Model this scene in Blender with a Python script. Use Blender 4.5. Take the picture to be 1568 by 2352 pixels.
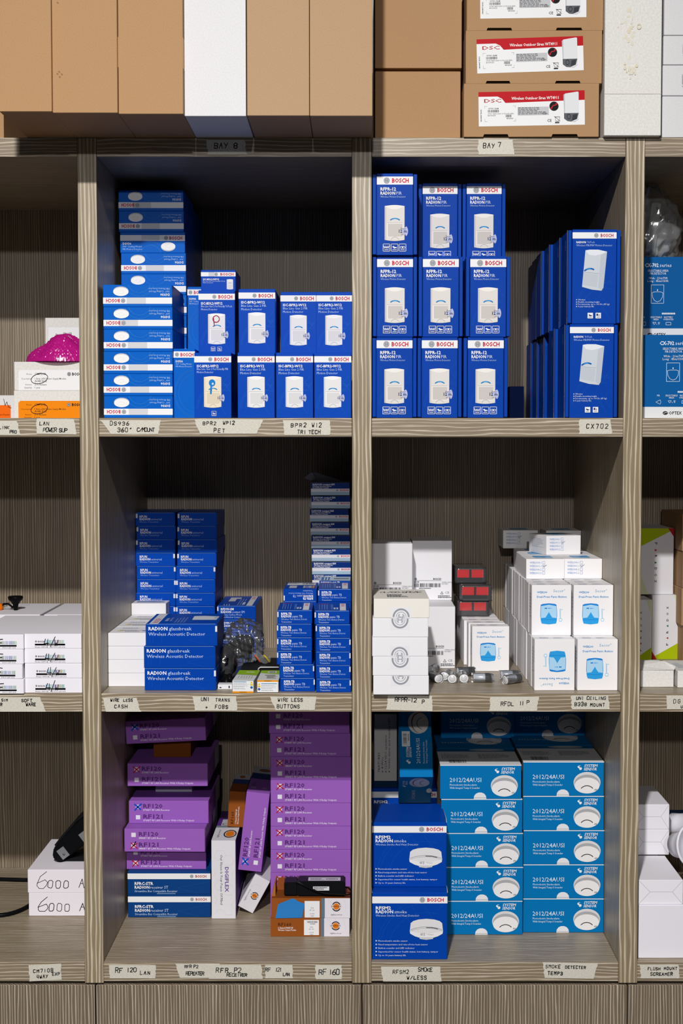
import bpy, bmesh, math, random
from mathutils import Vector, Matrix
random.seed(7)
for _o in list(bpy.data.objects): bpy.data.objects.remove(_o)
SC = bpy.context.scene
COL = SC.collection
# ---------------------------------------------------------------- camera
F = 3267.0; CX = 822.0; CY = 1176.0; D = 2.55; HC = 1.55; TH = math.radians(2.75)
cam = bpy.data.cameras.new('camera'); camo = bpy.data.objects.new('camera', cam); COL.objects.link(camo)
cam.sensor_fit = 'VERTICAL'; cam.sensor_height = 36.0; cam.lens = 36.0 * F / 2352.0
cam.shift_x = -(CX - 784.0) / 2352.0
camo.location = (0, -D, HC); camo.rotation_euler = (math.pi / 2 - TH, 0, 0)
cam.clip_start = 0.05; cam.clip_end = 60
SC.camera = camo
# ---------------------------------------------------------------- world, lamps, exposure
wd = bpy.data.worlds.new('room_light'); SC.world = wd; wd.use_nodes = True
wd.node_tree.nodes['Background'].inputs[0].default_value = (0.95, 0.96, 1.0, 1)
wd.node_tree.nodes['Background'].inputs[1].default_value = 0.030
def lamp(name, loc, power, rad, col, tilt):
    l = bpy.data.lights.new(name, 'AREA'); l.shape = 'DISK'; l.size = rad; l.energy = power; l.color = col     # round downlight set in the ceiling, facing down
    o = bpy.data.objects.new(name, l); COL.objects.link(o); o.location = loc; o.rotation_euler = (math.radians(tilt), 0, 0)
lamp('ceiling_lamp_near', (-0.30, -2.87, HC + 1.69), 176, 0.12, (1.0, 0.97, 0.94), 12)
lamp('ceiling_lamp_far', (-0.10, -6.60, HC + 1.55), 112, 0.18, (1.0, 0.97, 0.95), 28)
SC.view_settings.view_transform = 'Standard'; SC.view_settings.look = 'None'
SC.view_settings.exposure = -0.06; SC.view_settings.gamma = 1.0; SC.view_settings.use_curve_mapping = False
# ---------------------------------------------------------------- photo pixel -> point at depth y
def ray(u, v):
    a = (u - CX) / F; b = (v - CY) / F
    return a, math.cos(TH) - b * math.sin(TH), -math.sin(TH) - b * math.cos(TH)
def P(u, v, y):
    a, dy, dz = ray(u, v); t = (y + D) / dy
    return Vector((a * t, y, HC + dz * t))
def Zw(v, y): return P(CX, v, y).z
def XU(u, y, z):            # x of pixel column u at depth y and height z
    dpt = (y + D) * math.cos(TH) - (z - HC) * math.sin(TH)
    return (u - CX) / F * dpt
def yf(v, z):               # depth at which the level z shows at pixel row v
    a, dy, dz = ray(CX, v); return -D + (z - HC) / dz * dy
# ---------------------------------------------------------------- materials
def lin(c):
    c = c / 255.0
    return c / 12.92 if c <= 0.04045 else ((c + 0.055) / 1.055) ** 2.4
def rgb(h): return (lin(int(h[0:2], 16)), lin(int(h[2:4], 16)), lin(int(h[4:6], 16)), 1)
MATS = {}
def M(h, rough=0.42, metal=0.0, name=None, spec=0.06):
    k = (h, rough, metal)
    if k in MATS: return MATS[k]
    m = bpy.data.materials.new(name or 'colour_' + h); m.use_nodes = True
    b = m.node_tree.nodes['Principled BSDF']
    b.inputs['Base Color'].default_value = rgb(h); b.inputs['Roughness'].default_value = rough
    b.inputs['Metallic'].default_value = metal; b.inputs['Specular IOR Level'].default_value = spec
    MATS[k] = m; return m
def N(nt, typ, **kw):
    n = nt.nodes.new(typ)
    for k, v in kw.items(): setattr(n, k, v)
    return n
def noisy(name, h1, h2, scale, rough=0.6, stretch=(1, 1, 1), bump=0.0, detail=4, lo=.35, hi=.65):
    m = bpy.data.materials.new(name); m.use_nodes = True; nt = m.node_tree; b = nt.nodes['Principled BSDF']
    tc = N(nt, 'ShaderNodeTexCoord'); mp = N(nt, 'ShaderNodeMapping'); mp.inputs['Scale'].default_value = stretch
    ns = N(nt, 'ShaderNodeTexNoise'); ns.inputs['Scale'].default_value = scale; ns.inputs['Detail'].default_value = detail
    rp = N(nt, 'ShaderNodeValToRGB'); rp.color_ramp.elements[0].color = rgb(h1); rp.color_ramp.elements[1].color = rgb(h2)
    rp.color_ramp.elements[0].position = lo; rp.color_ramp.elements[1].position = hi
    L = nt.links.new
    L(tc.outputs['Object'], mp.inputs[0]); L(mp.outputs[0], ns.inputs['Vector']); L(ns.outputs['Fac'], rp.inputs[0])
    L(rp.outputs[0], b.inputs['Base Color']); b.inputs['Roughness'].default_value = rough
    if bump:
        bp = N(nt, 'ShaderNodeBump'); bp.inputs['Strength'].default_value = bump; bp.inputs['Distance'].default_value = .001
        L(ns.outputs['Fac'], bp.inputs['Height']); L(bp.outputs[0], b.inputs['Normal'])
    return m
def wood(name, grain, period, dark, mid, light, rough=0.42, wob=.012, seed=0.0, la=1.0):
    """limed laminate: pale irregular ridges running along the grain axis"""
    m = bpy.data.materials.new(name); m.use_nodes = True; nt = m.node_tree; b = nt.nodes['Principled BSDF']; L = nt.links.new
    tc = N(nt, 'ShaderNodeTexCoord'); sp = N(nt, 'ShaderNodeSeparateXYZ'); L(tc.outputs['Object'], sp.inputs[0])
    def mth(op, a, c=None, d=None):
        n = N(nt, 'ShaderNodeMath', operation=op)
        for i, q in enumerate((a, c, d)):
            if q is None: continue
            if isinstance(q, (int, float)): n.inputs[i].default_value = q
            else: L(q, n.inputs[i])
        return n.outputs[0]
    x, y, z = sp.outputs
    if grain == 'Z': ac, al = mth('ADD', x, y), z
    else: ac, al = mth('ADD', z, y), x
    def ns(sa, sl, det, off):
        cb = N(nt, 'ShaderNodeCombineXYZ'); L(mth('MULTIPLY', ac, sa), cb.inputs[0]); L(mth('MULTIPLY', al, sl), cb.inputs[1])
        cb.inputs[2].default_value = off + seed
        n = N(nt, 'ShaderNodeTexNoise'); n.inputs['Scale'].default_value = 1.0; n.inputs['Detail'].default_value = det
        L(cb.outputs[0], n.inputs['Vector']); return n.outputs['Fac']
    w1 = ns(9, 1.6 * la, 2, 1.3); w2 = ns(85, 9 * la, 2, 5.1); w3 = ns(1100, 24 * la, 3, 9.7); w4 = ns(22, 1.2 * la, 2, 3.3); w5 = ns(170, 7 * la, 2, 13.1); w6 = ns(200, 30 * la, 2, 17.0)
    c = mth('ADD', ac, mth('MULTIPLY', mth('SUBTRACT', w1, .5), wob * 4))
    c = mth('ADD', c, mth('MULTIPLY', mth('SUBTRACT', w2, .5), wob * 1.15))
    c = mth('ADD', c, mth('MULTIPLY', mth('SUBTRACT', w6, .5), wob * .14))
    s = mth('SINE', mth('MULTIPLY', c, 2 * math.pi / period))
    s = mth('MULTIPLY_ADD', s, .5, .5)
    s = mth('POWER', s, 3.2)
    s = mth('MULTIPLY', s, mth('MULTIPLY_ADD', w5, 1.5, .15))
    v = mth('ADD', mth('MULTIPLY', s, .62), mth('MULTIPLY', w3, .46))
    v = mth('ADD', v, mth('MULTIPLY', mth('SUBTRACT', w4, .5), .30))
    rp = N(nt, 'ShaderNodeValToRGB'); e = rp.color_ramp.elements
    e[0].position = .12; e[0].color = rgb(dark); e[1].position = .92; e[1].color = rgb(light)
    q = e.new(.46); q.color = rgb(mid)
    L(v, rp.inputs[0]); L(rp.outputs[0], b.inputs['Base Color']); b.inputs['Roughness'].default_value = rough
    bp = N(nt, 'ShaderNodeBump'); bp.inputs['Strength'].default_value = .22; bp.inputs['Distance'].default_value = .0006
    L(v, bp.inputs['Height']); L(bp.outputs[0], b.inputs['Normal'])
    return m
WOODH = wood('laminate_edge_grain', 'X', .0064, '7a6c57', '91836d', 'c8bdab', wob=.008)
WOODV = wood('laminate_upright_grain', 'Z', .0074, '7b6d55', '9a8b71', 'd0c6b3', wob=.008, seed=4, la=.7)
WOODB = wood('laminate_back_grain', 'Z', .0052, '6b5e4d', '81735f', 'b6a998', wob=.0060, seed=8, la=.5)
WOODD = wood('laminate_door_grain', 'Z', .0054, '665a4b', '7f7160', 'c6bbab', wob=.0065, seed=15, la=.6)
CARD = noisy('kraft_cardboard', 'a27d54', 'b38c62', 900, .75, bump=.12)
CARD2 = noisy('kraft_cardboard_grey', 'a68665', 'b69674', 900, .75, bump=.12)
CARDIN = M('4a3520', .8)
CARDW = noisy('white_cardboard', 'd2d2d5', 'dcdcdf', 500, .7, bump=.06)
CARDOLD = noisy('aged_white_cardboard', 'd9d8d4', 'e6e5e2', 300, .75, bump=.08)
TAPE = noisy('masking_tape', 'c2bfb2', 'd5d2c6', 260, .6, stretch=(1, 1, 3), bump=.25)
def clear(name, gloss=.12, tint='ffffff', rough=.12, dens=.0):
    m = bpy.data.materials.new(name); m.use_nodes = True; nt = m.node_tree; nt.nodes.clear(); L = nt.links.new
    out = N(nt, 'ShaderNodeOutputMaterial'); mx = N(nt, 'ShaderNodeMixShader'); tr = N(nt, 'ShaderNodeBsdfTransparent')
    gl = N(nt, 'ShaderNodeBsdfGlossy'); gl.inputs['Roughness'].default_value = rough; gl.inputs['Color'].default_value = (1, 1, 1, 1)
    df = N(nt, 'ShaderNodeBsdfDiffuse'); df.inputs['Color'].default_value = (.8, .82, .85, 1)
    mx2 = N(nt, 'ShaderNodeMixShader'); mx2.inputs[0].default_value = dens
    tr.inputs['Color'].default_value = rgb(tint); fr = N(nt, 'ShaderNodeFresnel'); fr.inputs['IOR'].default_value = 1.5
    ad = N(nt, 'ShaderNodeMath', operation='ADD'); ad.inputs[1].default_value = gloss
    L(fr.outputs[0], ad.inputs[0]); L(ad.outputs[0], mx.inputs[0]); L(tr.outputs[0], mx2.inputs[1]); L(df.outputs[0], mx2.inputs[2])
    L(mx2.outputs[0], mx.inputs[1]); L(gl.outputs[0], mx.inputs[2]); L(mx.outputs[0], out.inputs[0])
    return m
PLASTIC = clear('clear_plastic_film', .05, 'f4f6fa', .15, .05)
PLASTICM = clear('milky_plastic_film', .08, 'e6eaf0', .2, .16)
BOXTAPE = clear('clear_parcel_tape', .03, 'dfe0e2', .3, .10)
# ---------------------------------------------------------------- mesh helpers
def add_box(bm, x0, x1, y0, y1, z0, z1, mi=0):
    vs = [bm.verts.new((x, y, z)) for x in (x0, x1) for y in (y0, y1) for z in (z0, z1)]
    for f in ((0, 1, 3, 2), (4, 6, 7, 5), (0, 4, 5, 1), (2, 3, 7, 6), (0, 2, 6, 4), (1, 5, 7, 3)):
        fc = bm.faces.new([vs[i] for i in f]); fc.material_index = mi
def add_prism(bm, pts, y0, y1, mi=0):     # outline in x,z extruded along y
    a = [bm.verts.new((x, y0, z)) for x, z in pts]; b = [bm.verts.new((x, y1, z)) for x, z in pts]; n = len(pts)
    for f in [a, b[::-1]]:
        fc = bm.faces.new(f); fc.material_index = mi
    for i in range(n):
        fc = bm.faces.new((a[(i + 1) % n], a[i], b[i], b[(i + 1) % n])); fc.material_index = mi
def add_tube(bm, pts, r, seg=10, mi=0, cap=True):
    pts = [Vector(p) for p in pts]; rings = []; up = Vector((0, 0, 1)); n = len(pts)
    for i, p in enumerate(pts):
        t = (pts[min(i + 1, n - 1)] - pts[max(i - 1, 0)]).normalized()
        s = t.cross(up)
        if s.length < 1e-3: s = t.cross(Vector((1, 0, 0)))
        s.normalize(); q = s.cross(t); rr = r[i] if isinstance(r, (list, tuple)) else r
        rings.append([bm.verts.new(p + (s * math.cos(k * 2 * math.pi / seg) + q * math.sin(k * 2 * math.pi / seg)) * rr) for k in range(seg)])
    for A, B in zip(rings, rings[1:]):
        for k in range(seg):
            fc = bm.faces.new((A[k], A[(k + 1) % seg], B[(k + 1) % seg], B[k])); fc.material_index = mi; fc.smooth = True
    if cap:
        bm.faces.new(rings[0][::-1]).material_index = mi; bm.faces.new(rings[-1]).material_index = mi
def add_lathe(bm, prof, seg=24, axis='Z', mi=0, cap=True):
    rings = []
    for r, h in prof:
        rg = []
        for k in range(seg):
            a = 2 * math.pi * k / seg; c = (r * math.cos(a), r * math.sin(a), h)
            if axis == 'Y': c = (c[0], c[2], c[1])
            if axis == 'X': c = (c[2], c[0], c[1])
            rg.append(bm.verts.new(c))
        rings.append(rg)
    for A, B in zip(rings, rings[1:]):
        for k in range(seg):
            fc = bm.faces.new((A[k], A[(k + 1) % seg], B[(k + 1) % seg], B[k])); fc.smooth = True; fc.material_index = mi
    if cap: bm.faces.new(rings[0][::-1]).material_index = mi; bm.faces.new(rings[-1]).material_index = mi
def mesh(name, bm, mats, recalc=True):
    if recalc: bmesh.ops.recalc_face_normals(bm, faces=bm.faces)
    me = bpy.data.meshes.new(name); bm.to_mesh(me); bm.free()
    for m in (mats if isinstance(mats, (list, tuple)) else [mats]): me.materials.append(m)
    return me
def link(name, me, parent=None, loc=(0, 0, 0), rot=(0, 0, 0), scale=(1, 1, 1)):
    o = bpy.data.objects.new(name, me); COL.objects.link(o); o.location = loc; o.rotation_euler = rot; o.scale = scale
    if parent is not None: o.parent = parent
    return o
def obj(name, bm, mats, parent=None, loc=(0, 0, 0), rot=(0, 0, 0), recalc=True): return link(name, mesh(name, bm, mats, recalc), parent, loc, rot)
def tag(o, label, cat, group=None, kind=None):
    if label: o['label'] = label
    if cat: o['category'] = cat
    if group: o['group'] = group
    if kind: o['kind'] = kind
    return o
def empty(name, loc=(0, 0, 0), rot=(0, 0, 0)):
    return link(name, None, None, loc, rot)
BODY = {}
def body_mesh(w, h, d, mats, style='plain', bev=.0007):
    mats = mats if isinstance(mats, tuple) else (mats,)
    k = (round(w, 4), round(h, 4), round(d, 4), tuple(m.name for m in mats), style)
    if k in BODY: return BODY[k]
    bm = bmesh.new()
    if style == 'tuck':      # roll-over side walls: the front panel sits between two side strips
        s = .0062
        add_box(bm, -w / 2 + s + .0011, w / 2 - s - .0011, 0, d, .0002, h)
        add_box(bm, -w / 2, -w / 2 + s, .0012, d, .0014, h - .0012); add_box(bm, w / 2 - s, w / 2, .0012, d, .0014, h - .0012)
        add_box(bm, -w / 2 + .002, w / 2 - .002, .009, d - .001, .0015, h - .0015)
    else: add_box(bm, -w / 2, w / 2, 0, d, 0, h)
    bmesh.ops.recalc_face_normals(bm, faces=bm.faces)
    bmesh.ops.bevel(bm, geom=list(bm.edges), offset=bev, segments=1, affect='EDGES', clamp_overlap=True)
    if len(mats) > 1:        # second material: top, third: sides
        for f in bm.faces:
            if f.normal.z > .9: f.material_index = 1
            elif len(mats) > 2 and abs(f.normal.x) > .9: f.material_index = 2
    me = mesh('carton', bm, mats); BODY[k] = me; return me
# ---------------------------------------------------------------- flat print: drawn in photo-pixel units from the top left of a face
GL = {}
def glyphs(s, bold=0):
    k = (s, bold)
    if k in GL: return GL[k]
    cu = bpy.data.curves.new('t', 'FONT'); cu.body = s; cu.size = 1; cu.resolution_u = 1
    if bold: cu.offset = .012 * bold
    o = bpy.data.objects.new('t', cu); COL.objects.link(o)
    bpy.context.view_layer.update()
    me = o.evaluated_get(bpy.context.evaluated_depsgraph_get()).to_mesh()
    vs = [(v.co.x, v.co.y) for v in me.vertices]; fs = [tuple(p.vertices) for p in me.polygons]
    bpy.data.objects.remove(o); bpy.data.curves.remove(cu)
    if not vs: vs = [(0, 0)]
    x0 = min(v[0] for v in vs); x1 = max(v[0] for v in vs)
    GL[k] = ([(x - x0, y) for x, y in vs], fs, x1 - x0); return GL[k]
CAP = max(v[1] for v in glyphs('H')[0])
ST = {'A': '002640 1333', 'B': '0006 063645443303 033342413000', 'C': '4536160501103041', 'D': '0006 062645412000', 'E': '46060040 0333', 'F': '460600 0333',
 'G': '45361605011030414323', 'H': '0006 4046 0343', 'I': '2026', 'K': '0006 460340', 'L': '060040', 'M': '0006234640', 'N': '00064046', 'O': '163645413010010516',
 'P': '0006 063645443303', 'R': '0006 063645443303 2340', 'S': '453616050413334241301001', 'T': '0646 2026', 'U': '060110304146', 'V': '062046', 'W': '0610233046',
 'X': '0046 0640', 'Y': '0623 4610', '0': '163645413010010516', '1': '2026', '2': '05163645440040', '3': '051636454433 13334241301001', '4': '160242 3630',
 '5': '460603334241301001', '6': '36140201103041423302', '7': '064620', '8': '13040516364544331302011030414233', '9': '44331304051636454420', '/': '0046', '-': '0343',
 '+': '2125 0343', '*': '2526363525', 'f': '3626151020 0343', '_': '0040'}
class Cv:
    def __init__(s, W, H): s.W, s.H, s.L = W, H, []
    def _a(s, vs, fs, c): s.L.append((vs, fs, c))
    def r(s, x, y, w, h, c): s._a([(x, y), (x, y + h), (x + w, y + h), (x + w, y)], [(0, 1, 2, 3)], c); return s
    def p(s, pts, c): s._a(list(pts), [tuple(range(len(pts)))], c); return s
    def e(s, cx, cy, rx, ry, c, n=28, rot=0):
        q = math.radians(rot); pts = []
        for i in range(n):
            a = -2 * math.pi * i / n; ex, ey = rx * math.cos(a), ry * math.sin(a)
            pts.append((cx + ex * math.cos(q) - ey * math.sin(q), cy + ex * math.sin(q) + ey * math.cos(q)))
        return s.p(pts, c)
    def ring(s, cx, cy, r0, r1, c, n=32, a0=0, a1=360, ky=1.0, clip=True):
        vs, fs = [], []
        for i in range(n + 1):
            a = math.radians(a0 + (a1 - a0) * i / n)
            for r in (r0, r1): vs.append((cx + r * math.cos(a), cy + ky * r * math.sin(a)))
        for i in range(n):
            f = (2 * i, 2 * i + 2, 2 * i + 3, 2 * i + 1)
            if clip and any(not (0 <= vs[j][0] <= s.W and 0 <= vs[j][1] <= s.H) for j in f): continue
            fs.append(f)
        if fs: s._a(vs, fs, c)
        return s
    def l(s, pts, wd, c, clip=False):
        vs, fs = [], []
        for (x0, y0), (x1, y1) in zip(pts, pts[1:]):
            dx, dy = x1 - x0, y1 - y0; q = math.hypot(dx, dy) or 1; nx, ny = -dy / q * wd / 2, dx / q * wd / 2; ex, ey = dx / q * wd * .3, dy / q * wd * .3
            b = len(vs); nv = [(x0 - ex + nx, y0 - ey + ny), (x0 - ex - nx, y0 - ey - ny), (x1 + ex - nx, y1 + ey - ny), (x1 + ex + nx, y1 + ey + ny)]
            if clip and any(not (0 <= a <= s.W and 0 <= o <= s.H) for a, o in nv): continue
            vs += nv; fs.append((b, b + 3, b + 2, b + 1))
        if fs: s._a(vs, fs, c)
        return s
    def t(s, txt, x, y, h, c, w=None, b=0, al='l', rot=0, it=0):
        g, fs, nw = glyphs(txt, b); k = h / CAP; kx = (w / nw) if w else k * .92
        W = nw * kx; ox = {'l': 0, 'c': -W / 2, 'r': -W}[al]; q = math.radians(rot); cs, sn = math.cos(q), math.sin(q); vs = []
        for gx, gy in g:
            lx, ly = ox + gx * kx + it * gy * k, -gy * k
            vs.append((x + lx * cs - ly * sn, y + lx * sn + ly * cs))
        s._a(vs, fs, c); return s
    def micro(s, x, y, w, h, n, c, seed=1, rot=0):
        rd = random.Random(seed); vs, fs = [], []; lh = h / n
        for i in range(n):
            cx = 0; end = w * rd.uniform(.6, 1)
            while cx < end:
                ww = min(rd.uniform(.04, .14) * w, end - cx); b = len(vs)
                for qx, qy in ((cx, i * lh + .1 * lh), (cx, i * lh + .62 * lh), (cx + ww, i * lh + .62 * lh), (cx + ww, i * lh + .1 * lh)):
                    if rot == 90: qx, qy = -qy, qx
                    if rot == -90: qx, qy = qy, -qx
                    vs.append((x + qx, y + qy))
                fs.append((b, b + 1, b + 2, b + 3)); cx += ww + w * .022
        s._a(vs, fs, c); return s
    def bars(s, x, y, w, h, c, n=30, seed=3, vert=False):
        rd = random.Random(seed); vs, fs = [], []; cx = 0
        while cx < w:
            ww = rd.choice((.35, .6, .9, 1.2)) * w / n; b = len(vs)
            q = [(cx, 0), (cx, h), (min(cx + ww, w), h), (min(cx + ww, w), 0)]
            if vert: q = [(a, o) for o, a in q]
            vs += [(x + a, y + o) for a, o in q]; fs.append((b, b + 1, b + 2, b + 3)); cx += ww + rd.choice((.4, .6, 1)) * w / n
        s._a(vs, fs, c); return s
    def hand(s, txt, x, y, h, wd, c='151515', adv=.92, jit=.06, slant=.08, seed=1, rise=0.0):
        rd = random.Random(seed); kx = h * .58 / 4; ky = h / 6; cx = x
        for ch in txt:
            if ch == ' ': cx += h * .5; continue
            hs = rd.uniform(.86, 1.08)
            for st in ST[ch.upper() if ch.upper() in ST else ch].split(' '):
                pts = []
                for i in range(0, len(st) - 1, 2):
                    gx = int(st[i]) + rd.uniform(-1, 1) * jit * 4; gy = (int(st[i + 1]) + rd.uniform(-1, 1) * jit * 4) * hs
                    pts.append((cx + gx * kx + slant * gy * ky, y - gy * ky - rise * (cx - x)))
                s.l(pts, wd * rd.uniform(.85, 1.15), c)
            cx += h * .72 * adv
        return s
    def mesh(s, name='print'):
        V, Fc, mi, mats = [], [], [], []
        for k, (vs, fs, c) in enumerate(s.L):
            m = c if not isinstance(c, str) else M(c, .42)
            if m not in mats: mats.append(m)
            i = mats.index(m); b = len(V); yy = -(.00012 + .00003 * k)
            V += [(x / s.W - .5, yy, 1 - y / s.H) for x, y in vs]
            for f in fs: Fc.append(tuple(b + j for j in f)); mi.append(i)
        me = bpy.data.meshes.new(name); me.from_pydata(V, [], Fc)
        for m in mats: me.materials.append(m)
        me.polygons.foreach_set('material_index', mi)
        bm = bmesh.new(); bm.from_mesh(me)
        for f in bm.faces:
            f.normal_update()
            if f.normal.y > 0: f.normal_flip()
        bm.to_mesh(me); bm.free(); me.update(); return me
DES = {}
def design(fn, *a):
    k = (fn.__name__,) + a
    if k not in DES: DES[k] = fn(*a).mesh(fn.__name__[2:] + '_print')
    return DES[k]
def attach(o, me, face, w, h, d, flip=False, name=None):
    nm = name or {'f': 'front_print', 't': 'top_print', 'r': 'side_print', 'l': 'side_print'}[face]
    if face == 'f':
        return link(nm, me, o, (0, 0, h if flip else 0), (0, math.pi if flip else 0, 0), (w, 1, h))
    if face == 't':
        c = link(nm, me, o, (0, d if flip else 0, h), (-math.pi / 2, 0, math.pi if flip else 0), (w, 1, d)); return c
    if face == 'r': return link(nm, me, o, (w / 2, d / 2, 0), (0, 0, math.pi / 2), (d, 1, h))
    if face == 'l': return link(nm, me, o, (-w / 2, d / 2, 0), (0, 0, -math.pi / 2), (d, 1, h))
# logos and pictures
RED = 'c8102e'; WH = 'ecedf0'; GR = '8f9298'
def blogo(c, x, y, r, col='83868c'):
    c.e(x, y, r, r, 'b9bcc0'); c.ring(x, y, r * .82, r, col, 24); c.ring(x, y, r * .42, r * .55, col, 16)
    c.r(x - r * .5, y - r * .5, r * .22, r, col); c.r(x + r * .28, y - r * .5, r * .22, r, col); c.r(x - r * .4, y - r * .1, r * .8, r * .2, col)
def bosch(c, lx, ly, lr, x, y, h, w, col=RED): blogo(c, lx, ly, lr); c.t('BOSCH', x, y, h, col, w, b=2.2)
def arcs(c, col, W, H, y0, s=1.0):       # pale technical line art
    for q in (.50, .62, .66): c.ring(W * .72, H * .86, W * q, W * q + .5, col, 40, 180, 290)
    for i in range(4): c.l([(W * (.35 + .17 * i), y0 + 3), (W * (.62 + .17 * i), y0 - H * .0 + W * .42)], .45, col, True)
    c.l([(W * .95, y0), (W * .45, y0 + W * .5), (W * .2, y0 + W * .55)], .45, col, True); c.l([(W * .98, H * .45), (W * .6, H * .72), (W * .85, H * .95)], .45, col, True)
def detector(c, x0, y0, x1, y1, hi='f0f0f2', lo='cfcfd2', md='e2e2e5'):
    w, h = x1 - x0, y1 - y0; up = lambda q: -h * .03 * math.sin(math.pi * q)
    top = [(x0 + w * i / 10, y0 + h * .03 + up(i / 10)) for i in range(11)]; bot = [(x1 - w * i / 10, y1 - h * .03 + h * .03 * math.sin(math.pi * i / 10)) for i in range(11)]
    c.p(top + bot, md)
    c.p([(x0, y0 + h * .03), (x0 + w * .08, y0 + h * .05), (x0 + w * .08, y1 - h * .03), (x0, y1 - h * .03)], lo)
    c.p([(x0 + w * i / 10, y0 + h * .03 + up(i / 10)) for i in range(11)] + [(x1 - w * i / 10, y0 + h * .04 + h * .08 * math.sin(math.pi * i / 10)) for i in range(11)], hi)
    c.r(x0 + w * .12, y0 + h * .50, w * .80, h * .40, hi); c.r(x0 + w * .16, y0 + h * .52, w * .74, h * .36, lo if hi != 'f0f0f2' else 'd6d6d9')
    c.l([(x0 + w * .12, y0 + h * .49), (x0 + w * .9, y0 + h * .49)], h * .008, 'a9abae')
    c.ring(x0 + w * .52, y0 + h * .60, w * .36, w * .415, '0f7ac2', 16, 232, 308); c.ring(x0 + w * .52, y0 + h * .60, w * .375, w * .40, '3fb0e8', 12, 255, 285)
    c.ring(x0 + w * .52, y1 + h * .01, w * .2, w * .215, '9a9ca0', 14, 200, 340)
def fan(c, cx, cy, r, h):
    c.p([(cx - r, cy)] + [(cx + r * .55 * math.cos(a) - r * .1, cy + h * math.sin(a) * .9) for a in [math.radians(q) for q in (60, 40, 20, 0, -20, -40, -60)]], 'b9c1e6')
    c.t('Range:', cx - r * .75, cy - h * .3, h * .28, '3a3f5a', r * .95); c.t('12 m', cx - r * 1.1, cy + h * .24, h * .5, '1b1f30', r * 1.35, b=2); c.t('(40 ft)', cx - r * .7, cy + h * .66, h * .26, '5a6080', r * .8)
def icon(c, x, y, s, kind, ln='dfe4f2', solid=False):
    if solid: c.r(x, y, s, s, WH); k = '16325e'
    else:
        k = ln
        c.l([(x, y), (x + s, y), (x + s, y + s), (x, y + s), (x, y)], s * .07, ln)
    if kind == 0: c.l([(x + s * (.1 + .13 * i), y + s * (.65 if i % 2 else .25)) for i in range(7)], s * .09, k)
    if kind == 1: c.p([(x + s * .15, y + s * .4), (x + s * .35, y + s * .25), (x + s * .5, y + s * .4), (x + s * .85, y + s * .45), (x + s * .8, y + s * .6), (x + s * .6, y + s * .58), (x + s * .45, y + s * .66), (x + s * .3, y + s * .5)][::-1], k)
    if kind == 2: c.l([(x + s * .15, y + s * .35), (x + s * .85, y + s * .35), (x + s * .85, y + s * .58), (x + s * .15, y + s * .58), (x + s * .15, y + s * .35)], s * .07, k); c.e(x + s * .5, y + s * .46, s * .1, s * .1, k, 8)
    if kind == 3: c.r(x + s * .15, y + s * .15, s * .3, s * .4, k); c.bars(x + s * .5, y + s * .25, s * .35, s * .35, k, 6)
    c.r(x + s * .18, y + s * .75, s * .64, s * .08, k)
def d_ceil(tp=.35):
    c = Cv(158, 50); c.r(0, 7, 158, 14, WH); c.r(158 * tp, 7, 44, 14, 'cfd1d6'); bosch(c, 112, 14, 5, 120, 18, 7.6, 31)
    c.t('DS936', 6, 30, 5, WH, 21, b=2); c.t('360° Ceiling Mount', 6, 36.5, 4, 'a8c8ea', 47); c.t('PIR Motion Detector', 6, 43, 4, 'a8c8ea', 48)
    c.ring(75, 58, 26, 26.5, '3f8fd6', 30, 180, 360); c.ring(75, 58, 34, 34.5, '3f8fd6', 30, 180, 360)
    c.e(117, 36, 17.5, 10, 'c3c5c8'); c.e(117, 34, 17.5, 9.6, 'f0f0f0'); c.ring(117, 33.6, 6, 6.5, 'cccccc', 20, 0, 300, .55); return c
def d_ceil_narrow():
    c = Cv(51, 156); c.r(0, 6, 51, 14, WH); bosch(c, 8, 13, 4.6, 16.5, 17, 7.4, 31)
    c.t('DS936', 5, 30.5, 4.4, WH, 17, b=2); c.t('360° Ceiling Mount', 5, 36, 3.6, 'a8c8ea', 38); c.t('PIR Motion Detector', 5, 41.5, 3.6, 'a8c8ea', 39)
    for q in (44, 52, 55): c.ring(56, 100, q, q + .5, '2f7fca', 40, 100, 260)
    return c
def d_isc(kind=0):
    c = Cv(85, 147); arcs(c, '1c66c8', 85, 147, 52); c.r(0, 8, 85, 14, WH); bosch(c, 37, 15, 4.6, 46.5, 19, 7.8, 32.5)
    c.t(('ISC-BPR2-W12', 'ISC-BPR2-WP12', 'ISC-BDL2-WP12')[kind], 6, 33, 5.6, WH, 55 if kind == 0 else 50, b=2.4)
    if kind == 0: c.t('Blue Line Gen 2 PIR', 6, 40.5, 5.2, 'b9d0f0', 58); c.t('Motion Detector', 6, 48.5, 5.2, 'b9d0f0', 48)
    else: c.t('Blue Line Gen 2 Pet Friendly ' + ('PIR', 'TriTech')[kind - 1], 6, 39, 4.4, 'c4d6f2', 72); c.t('Motion Detector', 6, 46, 4.4, 'c4d6f2', 38)
    if kind == 1: detector(c, 22, 53, 62, 124, 'efe6d2', 'd9ceb8', 'e7dcc6')
    else: detector(c, 22, 53, 62, 124)
    fan(c, 65, 102, 10, 11)
    if kind == 1: c.e(41, 68, 7.5, 8, '1b7fd0'); c.e(42.5, 70, 2.2, 2.6, 'cfe0ee'); c.l([(39, 74), (38.5, 84), (38, 92)], 4, '1b7fd0'); icon(c, 40, 132, 10, 1)
    if kind == 2: c.ring(41, 66, 6.5, 8.6, '9c2748', 24); c.l([(35, 64), (36, 74), (37, 82)], 2.2, '9c2748'); icon(c, 29, 130, 9.5, 0); icon(c, 44, 130, 9.5, 1)
    return c
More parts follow.
